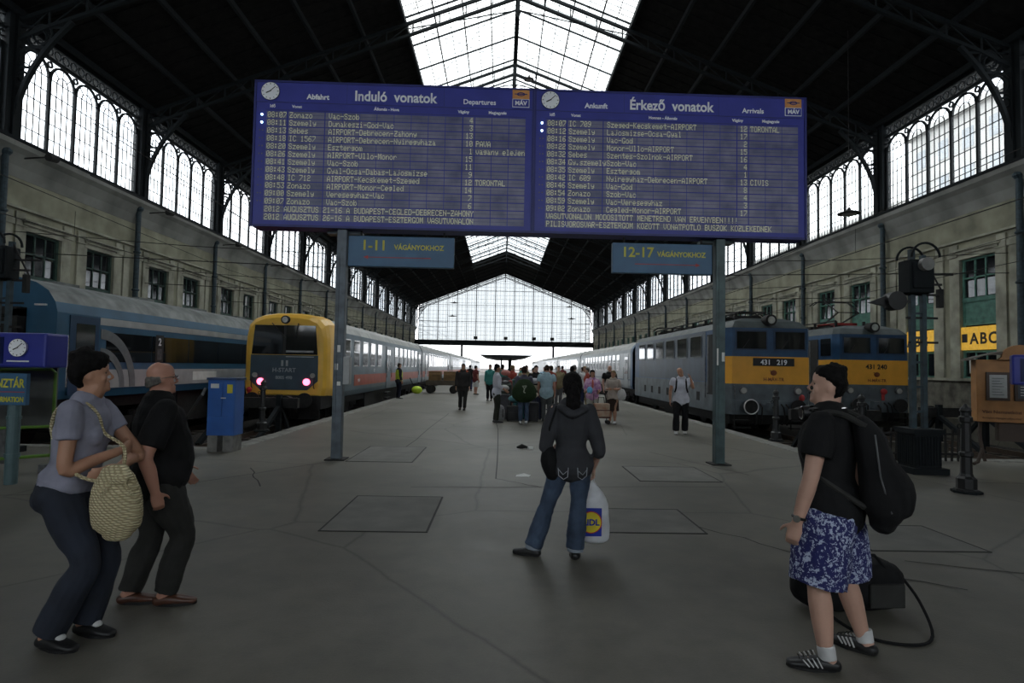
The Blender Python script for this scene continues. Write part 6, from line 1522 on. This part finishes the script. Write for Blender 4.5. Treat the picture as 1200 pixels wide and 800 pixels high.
D = person('woman with long black hair in pink patterned jacket walking toward the camera', (2.80,18.3,0), math.radians(176), 1.60, .98, top=dict(mat=PINK,sleeve=1.3,hem=.5,loose=.02,sw=1.4,name='jacket'), bottom=dict(kind='trousers',mat=C('cream_trouser',.42,.40,.34)), shoe=dict(mat=SHW), hair=dict(col='black',style='long',vol=.08), skin=1, vox=.013, female=True,
   J=dict(elL=(-.22,.05,1.02),wrL=(-.18,.24,.95),elR=(.2,.0,1.03),wrR=(.16,.2,.96)))
A = []; loft(A, [D['T']((0,.072,.82)),D['T']((0,.085,.76)),D['T']((0,.085,.68))], [.02,.035,.03], [.02,.02,.02], (1,0,0), 10, 2); blob(A, .012, 'coral_top', C('coral',.60,.16,.12), D['root'], 1)
t = thing('checked_bag','brown and cream checked bag carried in front of the woman in pink','bag',(3.02,17.95,0),.1)
m = MB(); m.box((-.24,-.12,.22),(.24,.12,.62)); m.obj('bag_body', mat('check_brown',(.28,.13,.08),.8,0,7,.3,col2=(.45,.38,.28)), t, bevel=.03)
m = MB(); m.box((-.25,-.13,.18),(.25,.13,.22)); m.box((-.25,-.125,.40),(.25,.125,.43)); m.obj('trim', mat('bag_trim',(.10,.03,.02),.6), t)
m = MB(); m.tube([(-.1,0,.62),(-.08,0,.80),(.08,0,.80),(.1,0,.62)], .013, 6)
for s in (-.2,.2): m.cyl((s,-.1,.06),(s,.1,.06),.06,10)
m.tube([(.2,.1,.06),(.2,.12,.9),(-.2,.12,.9),(-.2,.1,.06)], .012, 6); m.obj('trolley_frame', DARKM, t)
o = MB().ball((0,0,0),(.09,.06,.11),10,7).obj('plastic_bag', mat('bag_cyan',(.12,.42,.70),.5), None, (2.68,18.02,1.0), smooth=True); tag(o,'small bright blue bag held by the woman in pink','bag')
D = person('older fair-haired woman in beige cardigan and dark brown skirt beside the woman in pink', (3.42,18.2,0), math.radians(160), 1.60, 1.1, top=dict(mat=C('beige_knit',.42,.36,.31),sleeve=1.4,hem=.5,loose=.02,name='cardigan'), bottom=dict(kind='skirt',mat=C('brown_skirt',.045,.028,.022),z=.24), shoe=dict(mat=SHW), hair=dict(col='blond',style='short',vol=.08), skin=1, vox=.013, female=True,
   J=dict(elL=(-.22,.03,1.05),wrL=(-.15,.2,1.05),elR=(.22,.02,1.03),wrR=(.10,.2,1.04),anL=(-.08,.12,.085),knL=(-.08,.10,.46)))
A = []; loft(A, [(-.26,.05,1.0),(-.27,.05,.88),(-.27,.05,.76)], [.10,.14,.11], [.06,.08,.06], (1,.3,0), 14, 3); own(A, .014, 'handbag', C('bag_white',.55,.54,.52), 'white shoulder bag of the older woman in beige', 'bag', D)
D = person('man in black polo shirt walking away beside the right train door', (4.15,22.8,0), math.radians(190), 1.78, 1.15, top=dict(mat=BLKC,sleeve=.6,loose=.016,hem=.49,name='polo_shirt'), bottom=dict(kind='trousers',mat=CHAR), shoe=dict(mat=SHB), hair=dict(col='blond',style='bald'), skin=0, vox=.014)
D = person('railway worker in yellow reflective vest beside the red-striped train', (-5.05,29.7,0), math.radians(-60), 1.74, 1.1, top=dict(mat=C('work_dark',.04,.045,.05),sleeve=1.8,loose=.014,hem=.48,name='jacket'), bottom=dict(kind='trousers',mat=DNAVY), shoe=dict(mat=SHB), hair=dict(col='brown',style='short'), skin=1, vox=.015)
A = []; loft(A, [D['T']((0,0,q)) for q in (.50,.6,.7,.79,.83)], [.225,.215,.225,.215,.14], [.175,.165,.175,.15,.11], n=16, cap=False); blob(A, .015, 'safety_vest', mat('hi_vis',()), D['root'], 2)
# the crowd further down the platform
rc = random.Random(11)
CLO = [C('c_teal',.05,.22,.20),C('c_red',.35,.07,.05),C('c_white',.55,.55,.55),C('c_navy',.03,.04,.09),C('c_khaki',.26,.22,.13),C('c_grey',.14,.14,.15),C('c_pink',.50,.26,.28),C('c_black',.015,.015,.016),C('c_maroon',.13,.03,.03),C('c_sky',.25,.40,.52)]
cn = ['teal','red','white','navy','khaki','grey','pink','black','maroon','sky blue']
crowd = [(-1.5,35.5,8,2,'black','in maroon shirt and white shorts walking down the middle of the platform','shorts'),(-.55,29.5,0,7,'brown','in a teal shirt behind the man in the white shirt',0),(.05,24.5,0,5,'black','in a teal top at the far side of the luggage pile',0),(.45,23.4,1,3,'blond','in a red top behind the luggage pile',0),
 (.95,22.6,4,3,'brown','in khaki behind the person with the green bag',0),(1.35,24.8,2,3,'black','in a white shirt beyond the luggage pile',0),(1.25,21.4,7,7,'black','in black standing just left of the pale blue shirt',0),(1.95,23.5,1,7,'brown','in red beyond the pale blue shirt',0),
 (2.45,25.5,4,5,'brown','in khaki left of the ponytailed woman\'s head',0),(2.55,21.5,6,7,'black','with tanned face behind the ponytailed woman',0),(3.05,25.0,5,3,'grey','in grey behind the woman in pink',0),(3.45,23.9,1,4,'grey','in red behind the older woman in beige',0),
 (3.75,26.8,2,3,'blond','in white farther behind the older woman in beige',0),(-2.1,40.5,7,3,'black','in black far down the left of the platform',0),(-.2,43,3,4,'brown','in navy far down the middle of the platform',0),(1.2,37,0,2,'blond','in teal and white far down the platform',0),(2.4,33,9,3,'brown','in sky blue far down the right of the platform',0),(3.9,38,8,7,'black','in maroon far down beside the right train',0),(4.3,31.5,5,7,'black','in grey beside the right train coaches',0),(-3.3,52,4,3,'grey','in khaki beside the left train, very far down',0),(-1.0,56,2,3,'black','in white very far down the middle of the platform',0),(1.9,47,6,3,'black','in pink very far down the platform',0)]
for i,(x,y,a,b,h,l,k) in enumerate(crowd):
    H_ = 1.62+.16*rc.random()
    person('person '+l, (x,y,0), rc.choice([0,PI,PI*.9,.4,-1.2,1.4])+rc.uniform(-.3,.3), H_, 1+.2*rc.random(), top=dict(mat=CLO[a],sleeve=rc.choice([.5,.6,1.8]),hem=.49,loose=.015), bottom=dict(kind=k or 'trousers',mat=CLO[b]), shoe=dict(mat=SHB,high=False), hair=dict(col=h,style='short',vol=.07), skin=rc.choice([0,1,2]), vox=.02, female=bool(i%2))
# arm of someone entering at the far left edge
D = person('person in dark clothes cut off by the left edge, only a bare forearm showing', (-4.80,5.35,0), math.radians(-20), 1.72, 1.05, top=dict(mat=BLKC,sleeve=.6,name='t_shirt'), bottom=dict(kind='trousers',mat=CHAR), shoe=dict(mat=SHB), hair=dict(col='brown',style='short'), skin=1, vox=.013)

# ================================================================ loose pieces of a part become parts of their own
SPLIT = {'sticker':'sticker','bracket_arms':'bracket_arm','roof_vents':'roof_vent','inspection_flap':'inspection_flap','rails':'rail','purlins':'purlin','bracing_rods':'bracing_rod','string_course':'string_course',
 'foot':'foot','hanger':'hanger','shoulder_strap':'shoulder_strap','handrail':'handrail','step':'step','hoop':'hoop','hood_hoop':'hood_hoop','wheel_set':'wheel','wheel':'wheel','buffer':'buffer','brake_hose':'brake_hose','leg_frame':'curved_leg',
 'door':'door','indicator_lamp':'indicator_lamp','hour_marks':'hour_mark','end_mark':'end_mark','trim_strip':'trim_strip','pantograph_arm':'pantograph_arm','window_rim':'window_rim','tube_frame':'frame_tube','trim':'trim_band','eyes':'eye',
 'laces':'lace','shoe_stripe':'shoe_stripe','wall_face':'wall_face','gable_beam':'gable_member','roof_boarding':'roof_boarding','mast':'mast_upright','rail':'rail','print_lines':'print_line','strap':'strap','cup_ring':'cup_ring','panel_joint':'panel_joint','tie_bow':'tie_bow','far_kerb':'far_kerb','print_figure':'print_figure','glasses':'glasses_frame'}
def islands(me):
    n = len(me.vertices); par = list(range(n))
    def f(a):
        while par[a] != a: par[a] = par[par[a]]; a = par[a]
        return a
    for e in me.edges:
        a, b = f(e.vertices[0]), f(e.vertices[1])
        if a != b: par[a] = b
    g = {}
    for p in me.polygons: g.setdefault(f(p.vertices[0]), []).append(p.index)
    return list(g.values())
for o in list(bpy.data.objects):
    if o.type != 'MESH' or o.parent is None or o.children or o.get('kind'): continue
    base = o.name.split('.')[0]
    if base not in SPLIT or len(o.data.vertices) > 20000 or o.data.users > 1: continue
    I = islands(o.data)
    if not 2 <= len(I) <= 90: continue
    me = o.data; co = [v.co.copy() for v in me.vertices]; sm = me.polygons[0].use_smooth
    for isl in I:
        mp = {}; fs = []; mi = []
        for k in isl:
            p = me.polygons[k]; fs.append([mp.setdefault(v, len(mp)) for v in p.vertices]); mi.append(p.material_index)
        m2 = bpy.data.meshes.new(SPLIT[base]); m2.from_pydata([co[v] for v in mp], [], fs)
        for m_ in me.materials: m2.materials.append(m_)
        m2.polygons.foreach_set('material_index', mi)
        if sm: m2.polygons.foreach_set('use_smooth', [True]*len(fs))
        q = bpy.data.objects.new(SPLIT[base], m2); COL.objects.link(q); q.parent = o.parent; q.location = o.location; q.rotation_euler = o.rotation_euler; q.scale = o.scale
        for md in o.modifiers:
            if md.type == 'BEVEL': b_ = q.modifiers.new('bevel','BEVEL'); b_.width = md.width; b_.segments = 2; b_.limit_method = 'ANGLE'
    bpy.data.objects.remove(o)
